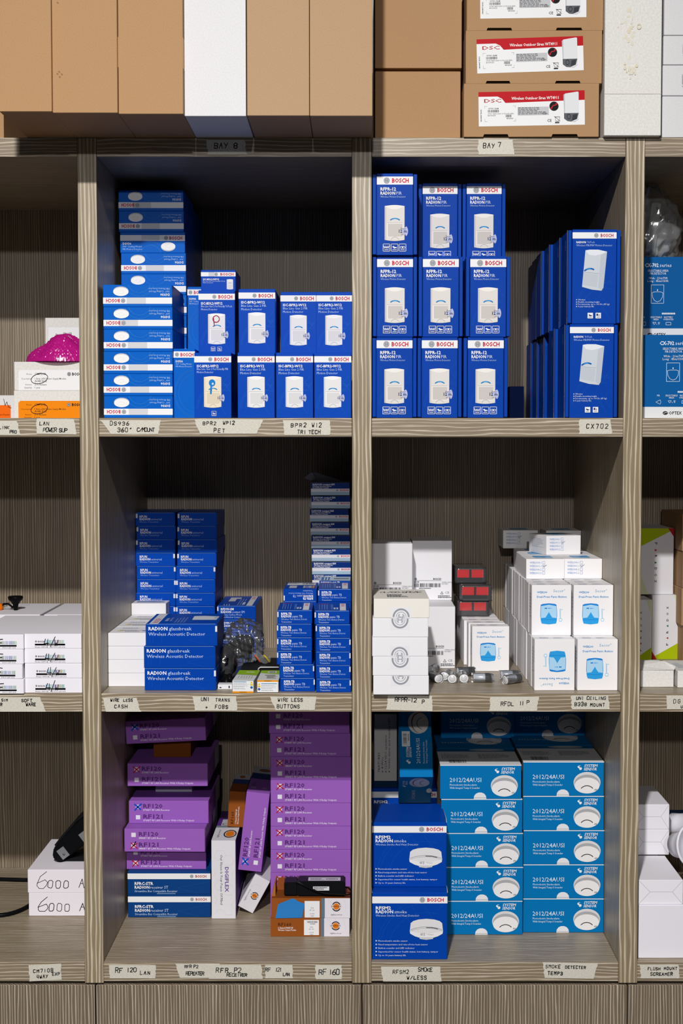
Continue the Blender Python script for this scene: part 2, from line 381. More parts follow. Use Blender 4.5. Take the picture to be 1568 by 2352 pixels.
def d_isc_end():
    c = Cv(82, 48); c.r(0, 5, 82, 9.5, WH); c.r(18, 5, 14, 9.5, 'c9ccd2'); bosch(c, 36, 10, 4, 46, 12.6, 5.6, 31)
    c.t('ISC-BDL2-WP12', 5, 23, 3.6, WH, 38, b=2.4); c.t('Blue Line Gen 2 Pet Friendly TriTech', 5, 26.6, 2.4, 'c4d6f2', 52); c.t('Motion Detector', 5, 30, 2.4, 'c4d6f2', 24)
    detector(c, 61, 21, 76, 44); return c
def d_rfpr():
    c = Cv(86, 184); arcs(c, '1857b8', 86, 184, 60); c.r(0, 7, 86, 18, WH); blogo(c, 23.5, 16, 7); c.t('BOSCH', 36, 20.6, 9.4, RED, 40, b=2.4)
    c.t('RFPR-12', 8.6, 38.5, 7, WH, 37, b=2.4); c.t('RADION', 8.6, 47.8, 7, WH, 35, b=2.2); c.t('PIR', 46.5, 47.8, 7, 'c3d2ee', 13); c.t('Wireless Motion Detector', 8.6, 54.3, 4.2, 'aac4ea', 60)
    detector(c, 18.6, 71, 66, 152, 'ece9e6', 'c9c5c1', 'dcd9d6'); fan(c, 68, 130, 14, 14)
    for i, x in enumerate((15, 34.3, 53.4)): icon(c, x, 159, 16, i)
    return c
def d_tritech():
    c = Cv(102, 213); arcs(c, '1c56b4', 102, 213, 150); c.r(0, 6.5, 102, 14, WH); bosch(c, 55, 13.5, 5, 65, 17, 7, 29.5)
    c.t('RADION', 9, 31, 4.4, WH, 22, b=2.4); c.t('TriTech', 34, 31, 4.4, 'a9c2ea', 17); c.t('Wireless PIR/MW Motion Detector', 9, 38, 4.4, 'a9c2ea', 83)
    c.p([(30, 47), (40, 45.5), (60, 45.6), (80, 50), (72.4, 131), (68, 138), (45, 135.5), (22.7, 129.4)][::-1], 'c9d0da'); c.p([(30, 47), (40, 45.5), (60, 45.6), (80, 50), (66, 56), (52, 59), (38, 57)][::-1], 'e2e6ee')
    c.p([(66, 58), (80, 51), (72.4, 131), (68, 138), (60, 130)][::-1], 'bcc4cf'); c.p([(26, 98), (60, 101), (57, 130), (24, 124)][::-1], 'bfc7d2'); c.l([(27, 96.5), (62, 99)], .7, '98a0aa')
    c.ring(41, 107, 17, 20.5, '0d5fae', 16, 225, 300); c.ring(41, 107, 18, 19.6, '39a0e0', 10, 245, 275)
    for i, s in enumerate(('Wireless', 'Flexible mounting height', 'Pet immunity, up to 100 lbs (45 kg)', '5-year battery life')):
        y = 160 + 5.1 * i; c.p([(9.4, y - 3), (9.4, y), (11.6, y - 1.5)], WH); c.t(s, 13.5, y, 3.4, 'cfdcf2', (17, 50, 73, 37)[i])
    icon(c, 36, 188, 12.5, 1, solid=True); icon(c, 54.5, 188, 12.5, 3, solid=True); return c
def d_tritech_side():
    c = Cv(90, 213); c.r(74, 0, 9, 213, 'b9bcc6'); c.t('BOSCH', 81.5, 196, 6, RED, 30, b=2, rot=-90); blogo(c, 78.5, 158, 3); c.t('RADION', 58, 42, 4, 'a9c2ea', 22, b=2, rot=-90); c.t('TriTech Wireless Detector', 52, 110, 3.4, '7f9ccc', 66, rot=-90); return c
def d_cx(cut=0):
    c = Cv(140, 190); k = 'e4eaf2'
    c.t('CX-702', 38, 23, 8, k, 33, b=2); c.t('series', 74, 23, 8, k, 28); c.t('SELECTABLE AREA', 70, 34, 5, k, 50, al='c'); c.t('PIR DETECTOR', 70, 40.5, 5, k, 39, al='c')
    c.t('Wide : 21m/70ft', 70, 51, 5, k, 46, al='c'); c.t('Long : 45m/150ft', 70, 57.5, 5, k, 50, al='c')
    c.l([(54, 64), (84, 64), (84, 106), (54, 106), (54, 64)], .8, k); c.l([(56, 82), (62, 80), (76, 80), (82, 82), (81, 92), (76, 100), (69, 103), (62, 100), (57, 92), (56, 82)], .8, k); c.e(69, 76, 1.3, 2, k, 10)
    c.r(80, 128, 32, 3.6, k); c.t('OPTIONAL FEATURES', 81.5, 131, 2.4, '2a5d92', 29)
    for s, x, y in (('PIR', 36, 140), ('SELECTABLE', 66, 140), ('AREA', 66, 145), ('BATTERY', 96, 140), ('OPERATED', 96, 145)): c.t(s, x, y, 3.8, k, al='c')
    c.l([(30, 153), (40, 148), (42, 153), (40, 158), (30, 153)], .7, k); c.l([(58, 150), (66, 150), (62, 155), (58, 150)], .7, k); c.e(68, 154, 1, .7, k, 8); c.l([(71, 150), (75, 150), (73, 155), (71, 150)], .7, k); c.l([(90, 150), (102, 150), (102, 156), (90, 156), (90, 150)], .8, k)
    c.r(0, 164, 140, 26, 'dfe2e6'); c.e(52, 178, 6, 4.2, '26282c'); c.l([(48, 179), (52, 177), (56, 177)], 1, 'dfe2e6'); c.t('OPTEX', 60, 181.5, 7, '26282c', 30, b=2); return c
def d_cm710(sd=1):
    c = Cv(132, 34); rd = random.Random(sd); o = rd.uniform(-1.5, 1.5); blogo(c, 27.5 + o, 17.5, 2.3, '3b3f48'); c.t('BOSCH', 32 + o, 19.6, 3.6, '1c1e24', 15, b=2.2)
    for i, q in enumerate(('5aa0c8', '6fb09a', '86a0c0', '9a86b0', 'a0986a', '6fb0a0')): c.bars(49 + 7.4 * i + o, 14, 6.6, 8, q, 9, sd * 7 + i)
    c.r(25 + o, 22.6, 70, 4, '121214'); c.t('Quality Seal', 60 + o, 25.8, 2.4, 'd8d8d8', 20, al='c'); c.t('Model: CM710B   SAP F.01U.271.516', 25 + o, 31.6, 2.6, '3a3a40', 70)
    c.hand('4', 48 + o + rd.uniform(-2, 2), 27, 17, 1.5, '17171d', seed=sd); c.hand('/', 61 + o, 29, 22, 1.5, '17171d', seed=sd + 1, slant=-.1); c.hand('W', 70 + o, 27, 13, 1.5, '17171d', seed=sd + 2, adv=1.2); return c
def d_cm710b(sd=1):
    c = Cv(132, 34); blogo(c, 38, 17.5, 2.3, '3b3f48'); c.t('BOSCH', 43, 19.6, 3.6, '1c1e24', 15, b=2.2)
    for i, q in enumerate(('a0988a', '86a08a', '8a9ac0', '7a86b0', '6fa080')): c.bars(72 + 9 * i, 15, 8, 8, q, 10, sd * 5 + i)
    c.r(50, 24, 66, 3.6, '121214'); c.t('F.01U 271 515', 84, 31.6, 2.6, '3a3a40', 30); c.hand('F', 74, 26, 17, 1.8, '17171d', seed=sd, jit=.12); c.hand('2', 64, 27, 13, 1.8, '17171d', seed=sd + 4); return c
def d_power(orange=False):
    c = Cv(195, 68 if orange else 63); k = '3a2a10' if orange else '45464c'; y0 = 24 if orange else 18
    c.p([(10, y0 + 5), (14, y0), (195, y0), (195, c.H), (10, c.H)][::-1], 'ef8a10' if orange else 'eff0f3')
    for i, (a, b) in enumerate((('Model:', 'CM720B'), ('Description:', '1 Amp LAN Power Supply Module'), ('', '(RS485 BUS)'), ('Version:', '2.15 Release'), ('Quantity:', '1 pcs'))):
        y = y0 + (11, 21, 26.5, 34, 40.5)[i]
        if y > c.H: continue
        if a: c.t(a, 41, y, 3.6, k, al='r')
        c.t(b, 47, y, 3.8 if i else 4.6, k, (26, 72, 28, 27, 12)[i], b=.6)
    blogo(c, 126, y0 + 9, 4.3, '55565c'); c.t('BOSCH', 133, y0 + 12, 6, '1d1d20', 27, b=2.4)
    pts = [(58 + 19 * math.cos(a), y0 + 19 + 11 * math.sin(a) - 3 * math.cos(a)) for a in [math.radians(-100 + 12 * i) for i in range(32)]]
    c.l(pts, 1.3, '26242c'); return c
def d_card_model():
    c = Cv(120, 130); c.r(7, 12, 113, 118, 'eceef2'); k = '4a4b50'
    for i, (a, b) in enumerate((('Model:', 'PR115B'), ('Description:', 'External Smart Card Reader'), ('', '(BLACK)'), ('Version:', '1.00 Release'))):
        y = (23, 33, 38, 45)[i]
        if a: c.t(a, 36, y, 3.4, k, al='r')
        c.t(b, 42, y, 4.6 if i == 0 else 3.6, k, b=.6)
    return c
def d_card_orange():
    c = Cv(120, 52); c.r(0, 21, 112, 31, 'ee6a14'); c.t('PR116B', 62, 32, 4, '402010', 24, b=1, al='l'); c.t('Internal Smart Card Reader', 52, 43, 3.6, '402010', 58, b=.6)
    c.l([(96, 8), (99, 22), (103, 14), (107, 25), (113, 27)], 1.2, '2a2a30'); return c
def d_rfun(tab=1):
    c = Cv(91, 30); arcs(c, '1759bb', 91, 30, 2); c.t('RFUN', 9, 11.4, 5, WH, 17, b=2.4); c.t('RADION', 9, 17.2, 5, WH, 24.6, b=2.4); c.t('universal', 35.5, 17.2, 5, 'a6c0e8', 24.5); c.t('Wireless Transmitter', 9, 22.6, 3.6, '8fb0e2', 44)
    c.r(86.6 if tab else .4, 2.5, 4, 9.6, 'dfe1e6'); c.l([(2, .4), (88, .4)], .5, '7fa6dc'); return c
def d_glass(tab=1):
    c = Cv(162, 50); arcs(c, '1757bc', 162, 50, 2); c.t('RADION', 6.5, 14.5, 7.6, WH, 43, b=2.2); c.t('glassbreak', 53, 14.5, 7.6, 'c4d4ee', 51); c.t('Wireless Acoustic Detector', 6.5, 26.5, 7.4, 'c4d4ee', 128)
    c.l([(2, .6), (158, .6)], .6, '8fb2e6')
    if tab: c.r(157.4, 5, 4.4, 13, 'e2e4ea')
    return c
def d_glass_top():
    c = Cv(162, 150); c.r(8, 0, 20, 150, 'd3d5de'); c.t('BOSCH', 25, 136, 12, 'b5344a', 62, b=2.2, rot=-90); c.t('RADION', 44, 110, 7, 'b9cdee', 40, b=2, rot=-90); c.t('glassbreak', 52, 110, 6, '9fbbe6', 50, rot=-90)
    for i in range(4): c.t('Acoustic detection', 64 + 7 * i, 132, 4, '9fbbe6', 60 + 5 * i, rot=-90)
    c.p([(96, 40), (98, 95), (154, 95), (156, 45), (120, 36)], 'cfd3dd'); c.p([(146, 50), (146, 78), (154, 78), (154, 52)], 'b3b9c6'); return c
def d_contact():
    c = Cv(90, 30); c.t('RFDW-SM', 9, 9.4, 4.8, WH, 30, b=2.4); c.t('RADION', 9, 15.6, 4.8, WH, 24, b=2.4); c.t('contact SM', 35, 15.6, 4.8, 'c4d4ee', 29); c.t('Wireless Surface Mount', 9, 21, 3.7, 'b0c8ec', 49); c.t('Door/Window Contact', 9, 26.4, 3.7, 'b0c8ec', 46)
    c.r(.6, 2, 3, 9, 'dfe1e6'); c.l([(2, .4), (88, .4)], .5, '8fb2e6'); return c
def d_contact_top():
    c = Cv(90, 180); c.r(67, 4, 14, 172, 'd3d5de'); c.t('BOSCH', 77, 20, 8, 'd8503c', -1 * -48, b=2.2, rot=0) if False else None
    c.t('BOSCH', 78, 62, 8, 'd8503c', 46, b=2.2, rot=-90); c.p([(18, 30), (18, 100), (34, 100), (34, 55), (44, 55), (44, 30)], 'c9cdd8')
    for i, x in enumerate((14, 20, 26)): c.l([(x, 150), (x + 2, 175)], 1.6, 'a9c0e6')
    for x in (46, 52, 58): c.l([(x, 60), (x, 170)], 1.4, '8fabdc')
    c.r(56, 120, 6, 40, 'c3cfe6'); return c
def d_panic(tab=0):
    c = Cv(80, 28.5); arcs(c, '1a58ba', 80, 28.5, 2); c.t('RFPB-TB', 9, 9.6, 4.8, WH, 24.4, b=2.4); c.t('RADION', 9, 15, 4.8, WH, 23, b=2.2); c.t('panic TB', 35, 15, 4.8, 'c4d4ee', 22.5); c.t('Wireless Two Button Duress', 9, 20.4, 3.6, 'a6c0ea', 59); c.t('Transmitter', 9.4, 26, 3.6, 'a6c0ea', 24)
    c.r(77 if tab else .3, 3, 2.7, 11, 'dfe1e6'); c.l([(2, .4), (78, .4)], .6, '8fb2e6'); return c
def d_panic_top():
    c = Cv(80, 130); c.r(58, 10, 14, 112, 'dcdde4'); c.t('BOSCH', 69, 58, 8, 'c23a6a', 42, b=2.2, rot=-90); c.r(8, 14, 22, 5, 'a83a5a')
    for x in (10, 16, 22, 28, 38, 41): c.l([(x, 28), (x + 1, 110)], 1.2, '6f93d2')
    c.r(44, 80, 4, 28, 'c3cfe6'); c.r(50, 80, 4, 28, 'c3cfe6'); return c
def d_panic_bottom():
    c = Cv(80, 130); c.r(4, 8, 70, 46, 'cfd1d8'); c.micro(6, 12, 28, 16, 3, '4a4c54', 4); c.bars(42, 12, 28, 30, '3c3e46', 26, 5); c.r(12, 66, 18, 46, 'b9bfcc'); c.bars(46, 70, 20, 40, 'd0d4de', 12, 7); c.r(68, 70, 5, 40, 'd08a5a'); return c
def d_recess():
    c = Cv(88, 28.5); c.r(0, 0, 88, 13.4, '0a2f78'); c.r(0, 13.4, 88, 7.6, 'dcdbe4'); c.r(0, 21, 88, 7.5, '9fb8cc'); c.t('RADION contact RM', 4, 5.6, 4, WH, 50, b=1.8); c.t('Wireless Recessed Mount', 4, 9, 2.6, WH, 43, b=1.2); c.t('Door/Window Contact', 4, 12.4, 2.6, WH, 37, b=1.2)
    blogo(c, 60, 17, 2.4); c.t('BOSCH', 67, 18.8, 4, RED, 19, b=2.2); return c
def d_keyfob():
    c = Cv(74, 26); c.r(0, 0, 74, 26, '1146a4'); c.t('RADION keyfob TB', 4, 6, 4.2, WH, 45, b=2); c.t('Wireless Two Button Keyfob', 4, 11, 3, WH, 44); return c
def d_keyfob_top():
    c = Cv(74, 80); c.r(0, 0, 74, 80, 'b9cad9'); c.r(4, 6, 20, 68, '2a5ea8'); c.r(10, 12, 3, 56, 'cfd8e6'); c.r(17, 12, 3, 56, 'cfd8e6'); c.r(34, 30, 36, 18, '55606c'); return c
def d_seal(py):
    c = Cv(128, 43); cx = 63; k = '9497a0'
    c.r(cx - 23, max(0, py - 22), 46, min(43, py + 22) - max(0, py - 22), 'e4e5ea')
    c.ring(cx, py, 15.5, 19.5, k, 40); c.ring(cx, py, 10.8, 12, k, 36); c.ring(cx, py, 6.6, 7.8, k, 24, 115, 245); c.ring(cx, py, 6.6, 7.8, k, 24, -65, 65)
    for x in (-5, 3.6):
        a, b = max(0, py - 6), min(43, py + 6)
        if b > a: c.r(cx + x, a, 1.5, b - a, k)
    if 0 < py < 42: c.r(cx - 4, max(0, py - .8), 8, 1.6, k)
    return c
def d_glass_hand():
    c = Cv(128, 120); c.hand('GLASS-BREAK', 18, 46, 17, 1.5, '2a2a30', adv=.72, seed=4); c.micro(32, 66, 50, 36, 5, '8a8c92', 3); return c
def d_mount():
    c = Cv(92, 138); k = '26272c'; blogo(c, 8, 89, 3, '33353c'); c.t('BOSCH', 49, 91, 4.2, k, 18, b=2.4); c.r(5, 92.4, 62, .6, k); c.t('B338', 5, 97.6, 3.4, k, 11, b=1.5); c.bars(5, 99, 61, 9, k, 46, 9); c.t('UNIVERSAL CEILING', 68.5, 97.6, 2.2, k, 23); c.t('MNT BRKT', 68.5, 101.4, 2.2, k, 15)
    c.micro(16, 109.5, 30, 3, 1, k, 6); c.l([(66, 124), (69, 118), (72, 124), (66, 124)], .8, k); c.t('CE', 76, 123, 5, '8a8c92', 10); c.micro(60, 127, 32, 7, 2, '3a3b40', 5); return c
def d_secor():
    c = Cv(92, 118); b1 = '1f86c8'; c.t('WEB200', 12, 19, 4.4, b1, 24, b=1.8); c.t('Secor', 50, 16.6, 6.4, '3d8fc0', 24, b=-.2); c.ring(76, 11, .8, 1.2, b1, 10); c.t('Dual-Press Panic Button', 12, 29.4, 4.4, b1, 69, b=1.6)
    o = [(21, 46), (26, 44), (40, 42.6), (54, 44), (57.6, 46), (59, 60), (59.4, 72), (58.4, 84), (56.6, 90), (40, 92), (23.5, 90), (21.6, 84), (20, 72), (20.2, 60)]
    c.p(o[::-1], '2f9ce0'); c.p([(22, 48), (30, 46.6), (40, 45.6), (50, 46.6), (57, 48), (58, 60), (58.2, 77), (48, 76), (44, 70), (40, 63), (36, 70), (32, 76), (21.4, 77), (21.4, 60)][::-1], 'a9d3f0')
    c.p([(21, 46), (26, 44), (40, 42.6), (54, 44), (57.6, 46), (57.6, 49), (50, 47.6), (40, 45.6), (30, 47.6), (21.6, 49)][::-1], '1b7fd4'); c.r(30, 53, 6, 2.6, '1b7fd4'); c.l([(38.5, 54.3), (46, 54.3)], .9, '1b7fd4'); c.p([(38, 54.3), (40.4, 52.8), (40.4, 55.8)], '1b7fd4'); c.r(22, 80.5, 36, .8, '1b7fd4')
    c.l([(66, 56), (66.6, 78)], 2.4, '9fcbe8'); c.l([(66, 57), (72, 57)], 1.6, 'b9dcee'); c.ring(67, 81, 3, 4.4, 'a9d3ee', 16); return c
def d_secor_end(tick=1):
    c = Cv(88, 45); k = '6f93cc'
    for i, s in enumerate(('WEB200A-1', 'WEB200C-1', 'WEB200A-2', 'WEB200C-2')):
        y = 10.4 + 7.9 * i; c.t(s, 8, y, 4.4, k, 27, b=.6); x = 37.5; c.l([(x, y - 5), (x + 5.4, y - 5), (x + 5.4, y + .4), (x, y + .4), (x, y - 5)], .6, k)
    if tick: c.l([(38.5, 14.5), (40, 17.5), (47, 13.5)], .8, '50545e')
    return c
def d_secor_top():
    c = Cv(88, 110); c.p([(24, 20), (66, 20), (68, 60), (64, 84), (26, 84), (22, 60)], '8cc0e6'); c.p([(24, 20), (66, 20), (67, 50), (54, 48), (46, 66), (38, 48), (23, 50)], '2f8fd6'); return c
def d_secor_lid():
    c = Cv(92, 48); c.micro(14, 14, 26, 22, 4, 'a9b4cc', 8); c.micro(46, 14, 24, 22, 4, 'c0c8d8', 9); return c
def d_secor_side():
    c = Cv(48, 118)
    for y in (30, 52, 74): c.r(6, y, 36, .8, '9aa4b8')
    c.micro(8, 20, 30, 60, 8, 'c3c9d4', 5); return c
def d_paradox(up=True):
    c = Cv(75, 141); k = '33363a'; g = 'a5b80e'
    c.p([(0, 0), (75, 0), (75, 5), (66, 7), (0, 38)][::-1], g); c.p([(62, 0), (75, 0), (75, 18)][::-1], 'b01e28'); c.p([(0, 100), (18, 141), (0, 141)], 'cfd8b6')
    for i, ch in enumerate('PARADOX'):
        y = 30 + 13.4 * i
        if ch == 'A': c.p([(32, y), (38, y + 3), (32, y + 6)][::-1] if False else [(31.6, y + .4), (37, y + 3), (31.6, y + 5.6)][::-1], ('b01e28', '1d6e40')[i > 2])
        else: c.t(ch, 31.4, y, 5.6, k, 5.4, b=1.6, rot=90)
    return c
def d_brown():
    c = Cv(110, 60); c.t('PARADOX', 10, 30, 8, '2e1f12', 60, b=1); c.micro(10, 36, 60, 12, 2, '3a2818', 5); return c
X_ = {'r': 'b01722', 'b': '1c4fc0', 'k': '1a1a22'}
def d_rf(m1='', m2='', sd=1, h=54):
    c = Cv(184, 54); dk = '573173'; rd = random.Random(sd)
    for i, (nm, s, w) in enumerate((('RF120', 'SMART RF LAN Receiver', 62), ('RF121', 'SMART RF LAN Receiver With 4 Relay Outputs', 118))):
        y = 17 + 25 * i; c.t(nm, 33, y, 9.6, dk, 45, b=2); c.t(s, 33, y + 6.6, 4.2, 'e6dcf0', w, b=.8); c.r(16, y - 8, 10, 10, 'e4e0ec')
        mk = (m1, m2)[i]
        for j, q in enumerate(mk):
            o = rd.uniform(-1.5, 1.5)
            if q == 'k': c.l([(19, y - 1), (22, y - 4), (26, y - 12)], 2.6, X_['k']); continue
            wd = 3.8 if q == 'b' else 2.5
            c.l([(14 + o, y - 9), (21, y - 3), (28 + o, y + 3.5)], wd, X_[q]); c.l([(29, y - 9 + o), (20, y - 2), (14, y + 5)], wd, X_[q])
    return c
def d_rf_top():
    c = Cv(184, 270); k = '8a6aa8'
    for x in (30, 60): c.ring(x, 46, 11, 12, k, 20); c.micro(x - 8, 41, 16, 9, 2, k, x)
    c.micro(28, 66, 34, 8, 1, k, 3); c.r(136, 22, 12, 14, 'a795b6'); c.r(162, 22, 12, 14, 'a795b6'); c.t('RF120', 146, 80, 8, '3a2250', 34, rot=-90); c.t('RF121', 172, 80, 8, '3a2250', 34, rot=-90); return c
def d_rf_side():
    c = Cv(270, 54)
    for y in (12, 36): c.r(16, y - 5, 10, 9, 'a795b6')
    c.t('RF120', 33, 17, 8, '3a2250', 40, b=1); c.r(170, 0, 100, 54, 'd9d9de'); c.r(160, 0, 10, 54, '6b7482'); return c
def d_stream():
    c = Cv(190, 51); arcs(c, '1b5a9a', 190, 51, 18); c.r(0, 4.6, 190, 12.6, WH); blogo(c, 147, 11, 4); c.t('BOSCH', 155.6, 13.6, 5.4, 'b3361f', 25, b=2.2)
    c.t('RFRC-STR', 16, 30, 6.2, WH, 43, b=2.4); c.t('RADION', 16, 38.4, 6.2, WH, 34, b=2.4); c.t('receiver ST', 52, 38.4, 6.2, 'c4d4ee', 41); c.t('Streamline Bus Compatible Receiver', 16, 46, 4.8, 'b3cbe6', 98); c.r(67, 47.6, 43, 3, '5a7ea8'); return c
def digi(c, x, y, r):
    c.e(x, y, r, r, 'dd7a1c'); c.ring(x, y, r * 1.18, r * 1.5, '2a2622', 24, 205, 335); c.ring(x, y, r * 1.18, r * 1.5, '2a2622', 24, 25, 155); c.t('DIGIFLEX', x, y + r * .2, r * .5, '2a2622', r * 3.3, b=1, al='c')
def hexes(c, W, H, r, k='d0cfd8'):
    for i in range(int(W / r) + 1):
        for j in range(int(H / r) + 1):
            if (i * 7 + j * 5) % 3: continue
            x, y = i * r * 1.5, j * r * 1.73 + (i % 2) * r * .87
            c.l([(x + r * math.cos(math.radians(60 * q)), y + r * math.sin(math.radians(60 * q))) for q in range(7)], .5, k, True)
def d_digi_side():
    c = Cv(55, 178); hexes(c, 55, 178, 13); c.t('DIGIFLEX', 31, 60, 8, '6b4a94', 57, b=1.6, rot=90); c.t('Our Vision Is Your Peace Of Mind', 20, 32, 5.6, '4a4a52', 113, rot=90, it=.15); return c
def d_digi_top():
    c = Cv(55, 260); c.r(0, 150, 55, 110, 'd6d7de'); c.r(0, 134, 55, 16, '79808e'); c.r(0, 0, 55, 134, '5a2f86'); c.r(10, 78, 22, 56, 'b9bac0'); c.ring(21, 120, 7, 9, '26262a', 18); c.t('digiflex.com.au', 14, 236, 5, '5a5a62', 66, rot=-90)
    c.e(38, 205, 10, 24, 'dd7a1c'); c.ring(38, 205, 12, 15, '2a2622', 24, ky=2.2); return c
def d_digi_end():
    c = Cv(34, 74); hexes(c, 34, 74, 10); digi(c, 20, 40, 5.2); c.t('digiflex.com.au', 7, 58, 2.6, '5a5a62', 26, rot=-90); return c
def d_rf160(blue=0):
    c = Cv(184, 43); c.r(0, 0, 117, 43, '92501f'); c.r(117, 0, 8, 43, '5f7486'); c.r(125, 0, 59, 43, 'dfdce6'); c.t('RF160', 17.5, 18.6, 7.4, '4a2812', 31, b=1.8); c.t('2 Channel SMART RF', 17.5, 24.8, 3.6, WH, 35, b=1); c.t('Wireless Output Module', 17.5, 29.8, 3.6, WH, 42, b=1)
    c.r(78, 6 if blue else 4, 35, 36, 'e6e8ec')
    if not blue: c.bars(85, 7, 25, 4, '33353a', 26, 4); c.micro(92, 12.5, 17, 3, 1, '55585e', 4)
    c.t('P/N', 95.5, 23, 3.2, '5a5d62', al='c'); c.t('RF 160', 95.5, 27.6, 3, '5a5d62', al='c'); c.t('DOM', 95.5, 35.4, 3, '5a5d62', al='c'); c.t('0425', 95.5, 40, 3, '5a5d62', al='c')
    for a in (0, 1, 2): c.l([(132 + 18 * a, 2), (140 + 16 * a, 8), (138 + 18 * a, 18), (146 + 14 * a, 26)], .4, 'c6c2d0')
    digi(c, 152, 18, 7); c.t('digiflex.com.au', 152, 37, 3.2, '55555c', 26, al='c'); return c
def d_rf160_end():
    c = Cv(34, 74); c.t('RF160', 12, 68, 5.6, '4a2812', 26, b=1.6, rot=-90); c.t('2 Channel SMART RF', 18, 68, 2.6, WH, 31, b=1, rot=-90); c.t('Wireless Output Module', 22.6, 68, 2.6, WH, 37, b=1, rot=-90); return c
def d_rf160_top():
    c = Cv(34, 150); c.r(0, 0, 34, 44, 'cfcfd6'); c.e(17, 22, 6, 12, 'b0601c'); c.r(0, 44, 34, 40, '1c3f86'); return c
def smoke(c, x, y, w):
    k = w / 76.0; S = lambda pts: [(x + a * k, y + b * k) for a, b in pts]
    c.p(S([(2, 10), (8, 5), (20, 1.6), (38, 0), (56, 1.6), (68, 5), (74, 10), (76, 28), (75, 34), (64, 40), (54, 43), (22, 43), (12, 40), (1, 34), (0, 28)])[::-1], 'dcdcde')
    c.p(S([(1, 34), (0, 28), (38, 36), (76, 28), (75, 34), (64, 40), (54, 43), (22, 43), (12, 40)]), 'e6e6e8')
    c.p(S([(22, 42), (54, 42), (53, 46), (38, 48), (23, 46)]), 'c9c9cc')
    c.l(S([(2, 25), (12, 21.5), (26, 19), (38, 18.4), (50, 19), (64, 21.5), (74, 25)]), 1.0 * k, '8c8c92'); c.l(S([(1, 28), (12, 24.5), (26, 22), (38, 21.4), (50, 22), (64, 24.5), (75, 28)]), .7 * k, 'a6a6aa'); c.l(S([(38, 20), (52, 20.4), (64, 23)]), 1.6 * k, '55555c')
    c.p(S([(24, 34), (30, 32), (30, 38), (24, 38)]), 'b4b4ba'); c.p(S([(32, 32), (34, 32), (34, 39), (32, 39)]), 'a0a0a6'); c.l(S([(40, 35), (48, 36.6), (54, 36)]), 1 * k, 'b4b4ba')
def d_smokebox():
    c = Cv(172, 152); arcs(c, '1b55b2', 172, 152, 26); c.r(0, 8.5, 172, 15.5, WH); blogo(c, 114.5, 16.2, 6); c.t('BOSCH', 126, 20, 8, RED, 37.5, b=2.2)
    c.t('RFSM2', 8, 38, 7, WH, 35, b=2.4); c.t('RADION', 8, 46.6, 7, WH, 40, b=2.4); c.t('smoke', 51, 46.6, 7, 'c9d8f0', 28); c.t('Wireless Smoke And Heat Detector', 8, 54, 4.8, 'b3c9ec', 99); smoke(c, 86, 59, 76)
    for i, s in enumerate(('Photoelectric smoke sensor', 'Fixed temperature and rate-of-rise heat sensor', 'Built-in sounder and LED indicator', 'Supervised for sensor health status, low battery, tamper', 'Up to 10 years battery life')):
        y = 111 + 8.2 * i; c.p([(8, y - 4), (8, y), (11.4, y - 2)], WH); c.t(s, 14, y, 3.7, 'd6e0f2', (67, 113, 83, 137, 63)[i])
    return c
def smk(c, x, y, rx, ry, g='e8e8ea', sh='a9aaae', rim='d6d6d9'):
    c.e(x, y - ry * .06, rx, ry * .94, rim, 36); c.e(x, y + ry * .06, rx * .95, ry * .82, sh, 36); c.e(x, y + ry * .22, rx * .93, ry * .72, g, 36)
    c.ring(x, y + ry * .98, rx * .56, rx * .62, '2e2e32', 20, 222, 318, ry / rx * 1.25); 
    for i in range(3): c.l([(x + rx * (.56 + .07 * i), y + ry * .66), (x + rx * (.6 + .07 * i), y + ry * .54)], rx * .03, '2e2e32')
def ssym(c, x, y, r): c.ring(x, y, r * .85, r, WH, 20, 200, 290); c.e(x + r * .35, y + r * .3, r * .6, r * .5, WH, 14, -40); c.e(x - r * .4, y - r * .3, r * .5, r * .36, WH, 14, 50)
def d_alarm():
    c = Cv(186, 77); c.r(0, 0, 186, 1.6, WH); ssym(c, 130, 14, 5.6); c.t('SYSTEM', 140, 12, 6, WH, 30, b=1.4, it=.2); c.t('SENSOR', 139, 19.6, 6, WH, 30, b=1.4, it=.2)
    c.t('2012/24AUSI', 22, 38.6, 9.4, 'e2eaf2', 72); c.t('Photoelectric Smoke-alarm', 22, 47, 4.2, 'cfe0ee', 62, b=.4); c.t('With Integral Temp-3 Sounder', 22, 54, 4.2, 'cfe0ee', 69, b=.4)
    smk(c, 147, 48, 31, 25); c.p([(77, 77), (78, 70), (82, 65), (88, 62.4), (95, 62.4), (101, 65), (105, 70), (106, 77)], 'e2e4ea'); c.r(78, 74, 27, .8, '8a8c92'); return c
def d_alarm_top():
    c = Cv(186, 160); c.r(0, 0, 186, 160, 'dcdde2'); c.micro(8, 56, 70, 44, 7, '8b8e96', 4); c.micro(94, 56, 74, 44, 7, '8b8e96', 5); c.bars(22, 112, 40, 30, '2e3036', 30, 6); c.r(0, 0, 186, 30, '0f6ba6'); c.e(120, 14, 42, 10, 'c9cace'); return c
def d_alarm_roof():
    c = Cv(186, 160); smk(c, 122, 70, 44, 55); c.t('2012/24AUSI', 14, 106, 14, 'c3d6e6', 72); c.t('SYSTEM SENSOR', 20, 40, 14, 'c3d6e6', 60, b=1); return c
